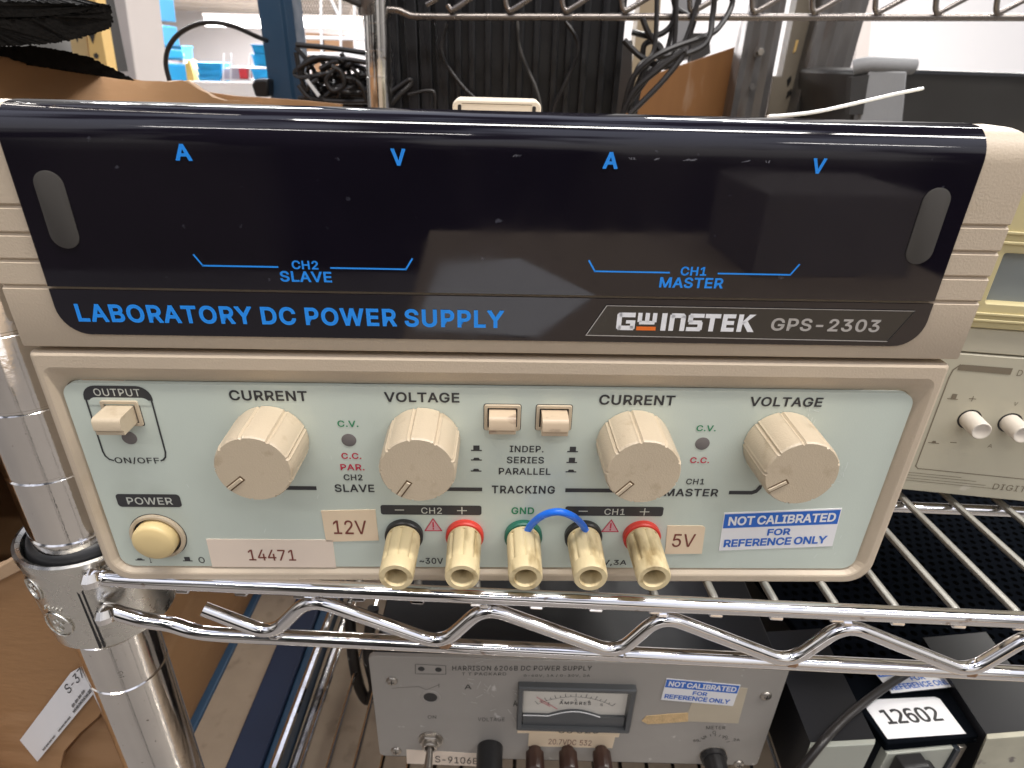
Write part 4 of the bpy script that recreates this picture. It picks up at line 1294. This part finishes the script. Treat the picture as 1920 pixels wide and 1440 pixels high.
fpn.box(38.6, 41.5, -2.5, 3.8, -70, -6.8, navy)
fpn.build('front_panel', kt, bevel=.4)
MB().box(41.7, 46, -1.2, 3.8, -70, -6.8, dull_metal).build('corner_strip', kt, bevel=.3)
hd_ = MB()
hd_.loft([[(x, y, z) for x, z in rrect(5.5, 20, -24, -7.5, (1, 5, 1, 1))] for y in (-1.2, -9)], black_pl)
hd_.lathe((24, -1, -21), (0, -1, 0), [(6.5, 0), (6.2, 10), (5.5, 11)], black_pl, n=24)
hd_.build('front_knob', kt, bevel=.8)
def topquad(pxs, z, lift, m, name, parent):
    s_ = MB(); q = [KF.uvz(px, py, z) for px, py in pxs]
    s_.loft([[(x, y, z + .03) for x, y in q], [(x, y, z + lift) for x, y in q]], m)
    return s_.build(name, parent)
lb_ = topquad([(1664, 1386), (1811, 1376), (1762, 1311), (1752, 1307), (1642, 1312), (1624, 1328)], 0, .3, label_white, 'number_label', kt)
k = MB()
a, c, d = (KF.uvz(*p, .3) for p in ((1667, 1359), (1772, 1352), (1645, 1331)))
O_, U_, V_ = Vector((a[0], a[1], .38)), Vector((c[0] - a[0], c[1] - a[1], 0)), Vector((d[0] - a[0], d[1] - a[1], 0))
k.txt('126O2', O_, U_, V_, black_ink, .016, .95, MONO)
k.build('label_lettering', lb_)
st_ = topquad([(1672, 1302), (1806, 1288), (1775, 1262), (1650, 1274)], 0, 3.5, navy, 'raised_plate', kt)
A3, B3, D3 = (KF.uvz(*p, 3.6) for p in ((1672, 1300), (1805, 1286), (1632, 1252)))
A3, B3, D3 = (Vector((q[0], q[1], 0)) for q in (A3, B3, D3))
notcal(None, lambda u, v, l: A3 + (B3 - A3) * u + (D3 - A3) * v + Vector((0, 0, 3.6 + l)), kt)
# the pale small meter box left of it and the yellowed unit further right
sm = thing('grey_module', 'small pale grey module at the lower edge left of the navy black instrument', 'instrument', (0, 0, 0))
q = [onz(1517, 1402, -152), onz(1640, 1395.5, -152)]
fl_ = Frame(q[0], R(4))
m_ = MB()
pp = [at(1517, 1402, 199), at(1640, 1395.5, 199), at(1590, 1500, 199), at(1480, 1500, 199)]
m_.slab(pp, (2, 3, 0), ylw)
m_.build('front_panel', sm, bevel=.3)
MB().slab([p_ + Vector((2, 3.2, -.5)) for p_ in pp], (2, 70, 0), blackbox).build('case', sm)
ym = thing('yellowed_module', 'yellowed metal module at the lower right corner under the navy black instrument', 'instrument')
pp = [at(1850, 1386, 201), at(1990, 1375, 201), at(1940, 1500, 201), at(1800, 1500, 201)]
MB().slab(pp, (2, 3, 0), mat('yellowed_paint', (.42, .40, .31), .5, var=.25, scale=70, col2=(.16, .14, .13), c2t=.6, c2w=.05, c2scale=60)).build('front_panel', ym, bevel=.3)
MB().slab([p_ + Vector((2, 3.2, -.5)) for p_ in pp], (2, 60, 0), blackbox).build('case', ym)
# power cord running down beside it
cp = [onz(1730, 1245, -141), onz(1671, 1281, -143), onz(1631, 1309, -144), onz(1592, 1341, -145), onz(1562, 1370, -146), onz(1533, 1403, -148), onz(1480, 1470, -165)]
tag(MB().tube(cp, 2.1, cable_m, n=14).build('black_cable'), 'thick black power cord lying beside the white 12602 label', 'cable')
cp = [at(655, 1150, 330), at(662, 1230, 320), at(675, 1290, 318), at(690, 1312, 318), at(702, 1290, 316), at(690, 1220, 322), at(700, 1140, 330)]
tag(MB().tube(cp, 4.2, cable_m, n=12).build('black_cable'), 'folded black cord hanging left of the old grey power supply', 'cable')
# ================================================================== BEHIND THE POWER SUPPLY
# black finned case
fc = thing('finned_case', 'tall black finned equipment case standing behind the power supply', 'equipment case', (0, 790, 0))
fx0, fx1 = at(727, 120, 790).x, at(1164, 120, 790).x
MB().box(fx0, fx1, 2, 260, -255, 420, blackbox).build('case', fc, bevel=1)
fin = mat('fin_enamel', (.014, .014, .016), .33, var=.25, scale=12, stretch=(8, 8, .6), rvar=.1)
xs = [fx0 + 2 + i * 17.9 + (2.5 if i % 3 == 1 else 0) for i in range(14)]
for i, x in enumerate(xs):
    wd = 13.2 if i < 4 else 7.5
    MB().box(x, x + wd, -8 if i < 4 else -5.5, 1.9, -250, 416, fin).build('fin', fc, bevel=1.4)
MB().box(fx1 - 7, fx1 - .4, -7, 1.9, -254, 419, blackbox).build('side_rail', fc, bevel=.8)
def cable(pxs, r, label, name='cable', m=cable_m, group=None, n=10, cat='cable'):
    return tag(MB().tube([at(*p) for p in pxs], r, m, n=n).build(name), label, cat, group)
cable([(838, 45, 772), (828, 90, 770), (840, 125, 768), (870, 165, 766), (905, 200, 766), (915, 230, 766)], 2.1, 'thin black cable falling down the left of the finned case', group='cables behind the power supply')
cable([(970, 35, 772), (975, 90, 770), (990, 130, 768), (1005, 165, 766), (1013, 195, 766), (1016, 230, 766)], 1.7, 'thin grey cable falling straight down the middle of the finned case', group='cables behind the power supply', m=mat('grey_cable', (.07, .065, .06), .5))
cable([(1060, 40, 772), (1082, 75, 770), (1080, 110, 768), (1058, 160, 766), (1040, 200, 766), (1035, 230, 766)], 2.1, 'black cable curving down the right of the finned case', group='cables behind the power supply')
cable([(700, 200, 775), (745, 165, 775), (768, 150, 775), (770, 158, 775), (745, 182, 770), (718, 215, 770)], 2.6, 'looped black cable end between the rear post and the finned case', group='cables behind the power supply')
cable([(765, 178, 766), (800, 170, 764), (815, 176, 764), (815, 215, 764)], 1.7, 'small hooked black cable against the foot of the finned case', group='cables behind the power supply')

# blue rack upright
bp = thing('blue_rack_upright', 'dark blue steel rack upright beside the coiled cables', 'rack upright', (0, 900, 0))
bx0, bx1 = -329, -287
u_ = MB()
prf = [(bx0, 40), (bx0, 0), (bx1 - 14, 0), (bx1 - 10, 4), (bx1, 4), (bx1, 44), (bx1 - 4, 44), (bx1 - 4, 8), (bx0 + 4, 4), (bx0 + 4, 40)]
u_.loft([[(x, y, -300) for x, y in prf], [(x, y, 700) for x, y in prf]], bluesteel)
u_.build('channel', bp, bevel=1)
MB().box(bx0 + 4.2, bx1 - 4.2, 14, 30, -299, 699, navysteel).build('channel_lining', bp)
# cable arch and tangle
cable([(318, 152, 820), (311, 120, 820), (316, 90, 820), (335, 64, 820), (365, 47, 820), (400, 42, 820), (440, 50, 830), (480, 68, 850), (500, 76, 880)], 2.7, 'stiff black cable arching up behind the carton to the blue upright')
tg_ = [[(555, 84, 850), (620, 90, 850), (690, 100, 850)], [(556, 90, 850), (580, 118, 845), (600, 150, 845), (640, 185, 845)],
       [(566, 140, 840), (570, 120, 840), (590, 108, 838), (606, 118, 838), (606, 134, 838), (590, 146, 838), (572, 138, 838)],
       [(560, 128, 835), (600, 108, 832), (650, 118, 832), (685, 130, 832)], [(555, 98, 842), (566, 150, 842), (590, 195, 842)],
       [(605, 195, 830), (640, 150, 830), (690, 140, 830)], [(600, 130, 828), (640, 112, 828), (690, 118, 828)],
       [(640, 100, 835), (655, 140, 835), (650, 200, 835)], [(560, 185, 836), (620, 175, 836), (690, 180, 836)],
       [(590, 200, 826), (630, 165, 826), (660, 160, 826), (690, 170, 826)], [(575, 145, 832), (600, 142, 832), (640, 142, 832)],
       [(560, 160, 824), (585, 185, 824), (640, 190, 824), (690, 190, 824)], [(640, 145, 822), (665, 150, 822), (680, 165, 822), (688, 190, 822)],
       [(622, 125, 820), (640, 135, 820), (645, 160, 820), (625, 170, 820), (612, 150, 820), (630, 128, 820)]]
wh = ['long straight black cable crossing above the coil', 'slanting black cable running down the left of the coil', 'round loop of black cable at the left of the coil', 'black cable bowing over the round loop',
      'black cable hugging the blue upright', 'black cable rising from below towards the rear post', 'upper black cable sagging towards the rear post', 'black cable hanging in front of the coil by the rear post',
      'low flat black cable along the foot of the coil', 'black cable humped low in the coil', 'short straight black cable crossing the round loop', 'lowest black cable of the coil', 'black cable bending down beside the rear post', 'tight small loop of black cable in the middle of the coil']
for pth, l_ in zip(tg_, wh):
    cable(pth, 3.0, l_, group='tangled cables behind the rear post', n=8)
rnd = random.Random(11)
for q in range(9):
    cx_, cy_ = rnd.uniform(590, 665), rnd.uniform(125, 180)
    rx_, ry_ = rnd.uniform(18, 48), rnd.uniform(10, 28); ph = rnd.uniform(0, 6.28); tl = rnd.uniform(-.5, .5)
    pth = []
    for k_ in range(11):
        a = ph + k_ * .62
        dx_, dy_ = rx_ * math.cos(a), ry_ * math.sin(a)
        pth.append((cx_ + dx_ * math.cos(tl) - dy_ * math.sin(tl), cy_ + dx_ * math.sin(tl) + dy_ * math.cos(tl), 825 + rnd.uniform(-12, 25) + k_))
    cable(pth, 2.6, 'one of the loose black cable loops heaped in the coil left of the rear post', group='loose cable loops left of the rear post', n=8)
for q in range(5):
    x0_ = rnd.uniform(1168, 1185); x1_ = rnd.uniform(1225, 1300); 
    pth = [(x0_, 212, 700 + 8 * q), (x0_ + 12, rnd.uniform(150, 175), 702 + 8 * q), ((x0_ + x1_) / 2, rnd.uniform(100, 135), 706 + 8 * q), (x1_, rnd.uniform(60, 95), 712 + 8 * q), (x1_ + rnd.uniform(5, 40), -15, 720 + 8 * q)]
    cable(pth, 2.4, 'one of the loose black cables fanning up right of the finned case', group='loose cables fanning up right of the finned case', n=8)
tag(MB().slab([at(x, y, 860) for x, y in ((568, 175), (600, 150), (640, 140), (690, 150), (690, 230), (568, 230))], (0, 40, 0), rubber).build('cable_bag', bevel=6), 'black bundle lying under the tangled cables', 'bundle')
tag(MB().slab([at(x, y, 815) for x, y in ((572, 150), (577, 148), (600, 178), (596, 182))], (0, 2, 0), white_pl).build('cable_tag'), 'white strap tag on the tangled cables', 'tag')
tag(MB().slab([at(x, y, 880) for x, y in ((470, 158), (478, 148), (503, 148), (503, 182), (478, 182))], (0, 22, 0), rubber).build('power_brick', bevel=3), 'small black power brick left of the blue upright', 'power brick')

# right side: plywood board, steel uprights, cables, bin with padded cover
bdp = [(1150, 260), (1162, 215), (1180, 180), (1228, 138), (1395, 82), (1420, 80), (1400, 260)]
tag(MB().slab([at(x, y, 960) for x, y in bdp], (6, 18, 0), wood).build('plywood_board', bevel=1), 'brown plywood board leaning with a slanted top edge', 'board')
def upright(name, pxs, Y, label, m=galv):
    t = thing(name, label, 'rack upright', group='bare steel rack uprights')
    (xt0, xt1, xb0, xb1) = pxs
    a, b_, c, d = at(xt0, 40, Y), at(xt1, 40, Y), at(xb1, 215, Y), at(xb0, 215, Y)
    def ext(p0, p1, f): return p0 + (p1 - p0) * f
    A, Bq, Cq, Dq = ext(d, a, 3.2), ext(c, b_, 3.2), ext(b_, c, 3), ext(a, d, 3)
    nrib = 5
    prof = []
    for i in range(nrib + 1):
        f = i / nrib; off = 4 if i % 2 else 0
        prof.append((f, off))
    s_ = MB()
    lowr = [Dq + (Cq - Dq) * f + Vector((0, o, 0)) for f, o in prof] + [Cq + Vector((0, 36, 0)), Dq + Vector((0, 36, 0))]
    upr = [A + (Bq - A) * f + Vector((0, o, 0)) for f, o in prof] + [Bq + Vector((0, 36, 0)), A + Vector((0, 36, 0))]
    s_.loft([lowr, upr], m)
    s_.build('post', t, ang=20, bevel=.6)
    return t
u1 = upright('steel_upright', (1402, 1470, 1370, 1437), 900, 'left bare steel rack upright with a bolt beside the plywood board')
q = at(1424, 97, 897)
bl_ = MB(); bl_.lathe(q, (0, -1, 0), [(7, 0), (7, 1.2)], galv, n=20); bl_.lathe(q, (0, -1, 0), [(4.5, 1.2), (4.5, 5), (3.8, 5.6)], dull_metal, n=6)
bl_.build('bolt', u1)
q = at(1410, 163, 897)
MB().lathe(q, (0, -1, 0), [(4, 0), (3.5, 2.2)], galv, n=12).build('bolt', u1)
u2 = upright('steel_upright', (1536, 1622, 1490, 1572), 905, 'right bare steel rack upright beside the grey padded cover')
t = thing('tan_steel_upright', 'narrow tan steel post with punched slots between the two bare uprights', 'rack upright')
P4 = [at(x, y, 935) for x, y in ((1487, 20), (1548, 20), (1493, 235), (1432, 235), (1452, 142), (1462, 142))]
P4 = [at(x, y, 935) for x, y in ((1503, -40), (1560, -40), (1500, 260), (1430, 260), (1450, 143), (1466, 143))]
MB().slab(P4, (3, 30, 0), tan_steel).build('post', t, bevel=1)
for pl_ in ([(1487, 100), (1492, 96), (1498, 75), (1493, 75)], [(1476, 150), (1483, 142), (1484, 150), (1477, 162)], [(1477, 172), (1484, 166), (1484, 176), (1474, 184)]):
    MB().slab([at(x, y, 933.8) for x, y in pl_], (0, 1, 0), black_pl if pl_[0][0] < 1487 else yel).build('slot', t)
bb = [(1590, 300), (1605, 133), (1640, 128), (1990, 138), (2000, 300)]
tag(MB().slab([at(x, y, 760) for x, y in bb], (0, 160, 0), mat('black_bin_plastic', (.030, .028, .026), .42, var=.25, scale=7, rvar=.1, col2=(.085, .075, .06), c2t=.56, c2w=.2, c2scale=7)).build('black_bin', bevel=4), 'black plastic bin with a rolled rim behind the power supply', 'bin')
pd = thing('padded_cover', 'grey padded cover folded over the rim of the black bin', 'cover')
MB().slab([at(x, y, 742) for x, y in ((1608, 240), (1629, 130), (1702, 134), (1692, 240))], (0, 14, 0), padm).build('hanging_flap', pd, bevel=2)
MB().tube([at(1600, 128, 752), at(1625, 122, 748), at(1660, 122, 748), at(1712, 124, 752)], 8.2, padm, n=16, sub=3).build('rolled_edge', pd)
MB().slab([at(x, y, 741) for x, y in ((1592, 215), (1597, 145), (1630, 140), (1618, 215))], (0, 10, 0), charcoal).build('lining', pd)
cable([(1440, 219, 300), (1480, 216, 305), (1540, 208, 320), (1620, 190, 340), (1680, 176, 355), (1730, 166, 365)], .85, 'white nylon cable tie sticking out above the power supply window', 'cable_tie', white_pl, cat='cable tie')
tg2 = [[(1170, 205, 700), (1185, 150, 700), (1215, 115, 700), (1260, 90, 705), (1330, 65, 720), (1355, 42, 730), (1372, 10, 740), (1372, -20, 740)],
       [(1165, 220, 690), (1190, 170, 690), (1235, 130, 690), (1275, 100, 690), (1282, 96, 690), (1278, 108, 690), (1240, 155, 685), (1180, 215, 680)],
       [(1170, 75, 720), (1200, 105, 720), (1240, 125, 720), (1268, 120, 720)],
       [(1205, 35, 730), (1215, 60, 728), (1235, 90, 726), (1250, 105, 724)],
       [(1172, 200, 695), (1200, 165, 695), (1240, 120, 695), (1320, 85, 700), (1336, 30, 710), (1340, -20, 710)],
       [(1185, 60, 735), (1225, 68, 735), (1255, 52, 735), (1268, 20, 735), (1260, -10, 735)],
       [(1262, -10, 742), (1268, 15, 742), (1290, 30, 742)],
       [(1205, 112, 735), (1208, 85, 735), (1225, 78, 735), (1240, 92, 735), (1225, 108, 735), (1200, 160, 728), (1190, 215, 720)]]
wl = ['long black cable sweeping up right past the plywood board', 'doubled thick black cable with a bright bend on the plywood edge', 'short black cable crossing behind the bend', 'black cable dropping behind the shelf rail',
      'black cable climbing steeply to the shelf rail', 'purple black cable hooked behind the rail', 'short black cable above the shelf rail', 'thin looped black cable beside the finned case']
for pth, l_ in zip(tg2, wl):
    cable(pth, 2.9, l_, group='cables right of the finned case', n=8)
t = thing('grey_bracket', 'grey steel bracket standing behind the loose cables', 'bracket')
MB().slab([at(x, y, 1300) for x, y in ((1268, -30), (1308, -30), (1298, 62), (1298, 110), (1262, 118))], (0, 30, 0), mat('bracket_grey', (.27, .27, .28), .5, var=.2, scale=10)).build('plate', t, bevel=1)
MB().slab([at(x, y, 1280) for x, y in ((1296, 62), (1330, 62), (1332, 100), (1296, 120))], (0, 30, 0), charcoal).build('dark_block', t)
t = thing('beige_post', 'beige wooden post behind the loose cables right of the finned case', 'post')
MB().slab([at(x, y, 1500) for x, y in ((1205, -30), (1242, -30), (1222, 220), (1172, 220))], (0, 60, 0), mat('beige_wood', (.36, .28, .18), .6, var=.2, scale=5)).build('post', t, bevel=1)
tag(MB().slab([at(x, y, 1100) for x, y in ((1160, 80), (1186, 75), (1184, 250), (1150, 250))], (0, 30, 0), charcoal).build('dark_post', bevel=1), 'narrow charcoal post just right of the finned case', 'post')
# bright wall of the next bay
wq = [at(1150, -120, 5200), at(2100, -120, 5200), at(2100, 330, 5200), at(1150, 330, 5200)]
tag(MB().slab(wq, (0, 80, 0), wall_w).build('partition_wall'), kind='structure')
tag(MB().slab([at(x, y, 5000) for x, y in ((1612, -40), (1640, -40), (1625, 150), (1602, 150))], (0, 40, 0), col_w).build('wall_batten'), 'cream vertical batten on the bright wall behind the right upright', 'batten')

# ================================================================== ROOM AT THE UPPER LEFT
tag(MB().slab([at(x, y, 2600) for x, y in ((183, -30), (232, -30), (262, 190), (215, 190))], (0, 240, 0), col_w).build('column', bevel=4), 'pale painted column standing beyond the carton', 'column')
t = thing('charcoal_upright', 'narrow charcoal steel upright against the pale column', 'rack upright')
MB().slab([at(x, y, 2300) for x, y in ((170, -20), (190, -20), (222, 135), (196, 135))], (0, 60, 0), charcoal).build('post', t, bevel=1)
t = thing('yellow_upright', 'yellow rack upright with keyhole slots seen between the foam pads', 'rack upright')
MB().slab([at(x, y, 2100) for x, y in ((154, -20), (176, -20), (203, 135), (172, 135))], (0, 50, 0), yel).build('post', t, bevel=1)
MB().slab([at(x, y, 2125) for x, y in ((118, -20), (150, -20), (170, 135), (140, 135))], (0, 50, 0), mat('yellow_shade_steel', (.55, .40, .20), .5, var=.1, scale=8)).build('post_side', t, bevel=1)  # side slab of the upright, its shade put into a darker yellow
for pl_ in ([(167, 66), (178, 63), (174, 82)], [(175, 102), (180, 99), (185, 104), (183, 110), (177, 109)], [(155, -2), (164, -2), (160, 4)], [(141, 70), (146, 69), (145, 80)]):
    MB().slab([at(x, y, 2098) for x, y in pl_], (0, 3, 0), charcoal).build('keyhole', t)
# bin rack on the left: stiles, wire shelf and two big blue bins
def bin_box(name, px, Y, label, m, group, depth=350):
    (x0, y0, x1, y1) = px
    a, c = at(x0, y1, Y), at(x1, y0, Y)
    w_ = c.x - a.x; h = c.z - a.z
    t = thing(name, label, 'bin', (a.x, Y, a.z), 0, group)
    b = MB()
    tp_ = .06 * w_
    b.loft([[(tp_, 0, 0), (w_ - tp_, 0, 0), (w_ - tp_, depth, 0), (tp_, depth, 0)], [(0, -8, h * .86), (w_, -8, h * .86), (w_, depth + 8, h * .86), (0, depth + 8, h * .86)]], m)
    b.build('tub', t, bevel=6)
    MB().box(-.03 * w_, 1.03 * w_, -22, depth + 22, h * .86, h, m).build('rim', t, bevel=5)
    return t
GB = 'blue plastic bins on the far racks'
t = thing('tall_bin_rack', 'tall pale rack leaning in view beside the pale column, holding large blue bins', 'rack')
for xa, ya, xb, yb2_ in ((230, -10, 262, 172), (277, -10, 312, 172)):
    MB().tube([at(xa, ya, 5000), at(xb, yb2_, 5000)], 17, whitewire, n=8, sub=1).build('stile', t)
for yy in (84, 112, 28):
    MB().tube([at(238 + (yy + 10) * .17, yy, 5000), at(286 + (yy + 10) * .17, yy + 6, 5000)], 9, whitewire, n=6, sub=1).build('shelf_edge', t)
def tallbin(pxs, Y, label, m=bin_blue2):
    t_ = thing('blue_bin', label, 'bin', group='large blue bins in the tall rack')
    MB().slab([at(x, y, Y) for x, y in pxs], (30, 300, 0), m).build('tub', t_, bevel=8)
    k = MB()
    (x0, y0), (x1, y1), (x2, y2), (x3, y3) = pxs
    for i in range(1, 9):
        f = .12 + i * .085
        a = (x0 + (x1 - x0) * f, y0 + (y1 - y0) * f); c = (x3 + (x2 - x3) * f, y3 + (y2 - y3) * f)
        a2 = (a[0] + (c[0] - a[0]) * .12 + 3, a[1] + (c[1] - a[1]) * .12); c2 = (a[0] + (c[0] - a[0]) * .9 - 3, a[1] + (c[1] - a[1]) * .9)
        k.tube([at(*a2, Y - 4), at(*c2, Y - 4)], 4, m, n=5, sub=1)
    k.build('rib', t_)
tallbin([(236, -8), (278, -8), (284, 38), (242, 34)], 5050, 'topmost ribbed blue bin in the tall rack')
tallbin([(243, 40), (285, 46), (293, 86), (250, 80)], 5050, 'middle ribbed blue bin in the tall rack')
tallbin([(256, 88), (296, 92), (302, 110), (261, 108)], 5060, 'shallow blue bin below the ribbed ones in the tall rack', bin_blue)
tallbin([(261, 114), (303, 120), (311, 170), (268, 170)], 5060, 'lowest blue bin in the tall rack', bin_blue)
Yb = 11500
for i, (px, l_) in enumerate((((302, 86, 340, 112), 'upper blue bin just left of the black cable arch'), ((306, 118, 342, 132), 'blue bin under the white shelf left of the yellow bag'), ((308, 133, 340, 150), 'lower blue bin left of the yellow bag'),
    ((370, 118, 416, 129), 'top bin of the blue stack under the cable arch'), ((371, 130, 416, 141), 'middle bin of the blue stack under the cable arch'), ((373, 142, 414, 155), 'bottom bin of the blue stack under the cable arch'),
    ((474, 84, 508, 101), 'top blue bin left of the blue upright'), ((475, 102, 508, 125), 'middle blue bin left of the blue upright'), ((474, 130, 508, 150), 'lower blue bin left of the blue upright'), ((438, 157, 470, 170), 'blue bin on the lowest white shelf'))):
    bin_box('blue_bin', px, Yb, l_, bin_blue, GB)
def small(name, px, Y, m, label, cat, depth=200):
    (x0, y0, x1, y1) = px
    a, c = at(x0, y1, Y), at(x1, y0, Y)
    return tag(MB().box(a.x, c.x, Y, Y + depth, a.z, c.z, m).build(name, bevel=8), label, cat)
small('red_bin', (450, 127, 462, 148), Yb, redm, 'bright red bin on the far white shelf', 'bin')
small('red_bin', (418, 164, 429, 174), Yb, mat('dark_red', (.22, .01, .02), .5), 'small dark red bin on the lowest far shelf', 'bin')
small('yellow_bag', (343, 113, 357, 152), Yb + 60, ylwbag, 'yellow bag standing between the far blue bins', 'bag')
small('grey_carton', (418, 128, 449, 148), Yb + 60, mat('pale_carton', (.48, .44, .50), .7), 'pale grey carton beside the red bin', 'box')
t = thing('far_shelving', 'white wire shelving carrying the far blue bins', 'shelving')
for yy, x0, x1 in ((115, 300, 345), (126, 430, 510), (149, 415, 510), (157, 360, 480), (175, 360, 510)):
    a, c = at(x0, yy, Yb - 60), at(x1, yy, Yb - 60)
    MB().box(a.x, c.x, Yb - 60, Yb + 400, a.z - 14, a.z + 8, whitewire).build('shelf_edge', t)
for x in (343, 432, 468, 418):
    a, c = at(x, 185, Yb - 70), at(x + 1, 100, Yb - 70)
    MB().tube([a, c], 13, whitewire, n=6, sub=1).build('shelf_leg', t)
t = thing('pallet_table', 'white table edge below the far blue bins', 'table')
a, c = at(350, 200, Yb - 300), at(640, 160, Yb - 300)
MB().box(a.x, c.x, Yb - 300, Yb - 200, a.z, c.z, wall_w).build('front_edge', t)
# lit ceiling tubes
for px, l_ in (((383, 34, 498, 49), 'lit fluorescent tube above the black cable arch'), ((552, 36, 676, 50), 'lit fluorescent tube behind the white wire cage')):
    (x0, y0, x1, y1) = px
    Yt = 15000
    a, c = at(x0, y1, Yt), at(x1, y0, Yt)
    t = thing('ceiling_light', l_, 'light', group='fluorescent ceiling lights')
    MB().box(a.x, c.x, Yt, Yt + 180, c.z, c.z + 60, ceil_m).build('housing', t)
    MB().box(a.x + 20, c.x - 20, Yt + 10, Yt + 170, a.z, c.z - 2, tube_m).build('tube', t)
# wire cage with cartons behind the rear post
t = thing('wire_cage', 'white wire cage panel behind the rear post', 'cage')
Yc = 7000
for x in (551, 601, 637, 664):
    MB().tube([at(x, -40, Yc), at(x + 4, 190, Yc)], 13, whitewire, n=6, sub=1).build('bar', t)
MB().tube([at(612, -20, Yc), at(640, 40, Yc)], 14, whitewire, n=6, sub=1).build('bar', t)
k = MB()
for i in range(22):
    x = 545 + i * 5
    k.tube([at(x, -30, Yc + 40), at(x + 26, 30, Yc + 40)], 3.5, charcoal, n=4, sub=1)
    k.tube([at(x + 26, -30, Yc + 44), at(x, 30, Yc + 44)], 3.5, charcoal, n=4, sub=1)
k.build('mesh_panel', t)
for yy in (70, 100): MB().tube([at(548, yy, Yc + 10), at(690, yy + 3, Yc + 10)], 18, whitewire, n=6, sub=1).build('rail', t)
for px, l_ in (((574, 62, 598, 82), 'upper brown carton left in the wire cage'), ((575, 84, 600, 110), 'lower brown carton left in the wire cage'), ((610, 66, 640, 100), 'brown carton right in the wire cage'), ((585, 118, 625, 150), 'pale brown carton low behind the tangled cables')):
    o = small('far_carton', px, Yc + 300, box_brown, l_, 'box', 500)
    o['group'] = 'brown cartons in the wire cage'

# cart, sheet and carton added unseen behind the camera to shape the window's reflections
t = thing('reflection_cart', 'packing cart behind the photographer, mirrored in the dark window', 'cart', (0, -520, 0))
MB().box(-90, 700, -300, 220, -126, -120, board).build('cart_top', t, bevel=1)
for x in (-80, 680):
    for y in (-280, 200): MB().box(x, x + 12, y, y + 12, -1200, -126.2, charcoal).build('leg', t)
ps1 = MB().slab([(-60, -610, -119), (60, -640, -119), (150, -470, -119), (60, -330, -119), (-80, -350, -119)], (0, 0, 1.2), label_white)
tag(ps1.build('reflection_sheet'), 'pale paper sheet on the packing cart', 'paper')
tag(MB().box(400, 640, -760, -560, -119.5, 0, mat('reflection_carton', (.22, .195, .18), .7)).build('pale_carton', bevel=1), 'pale grey carton at the far end of the packing cart', 'box')
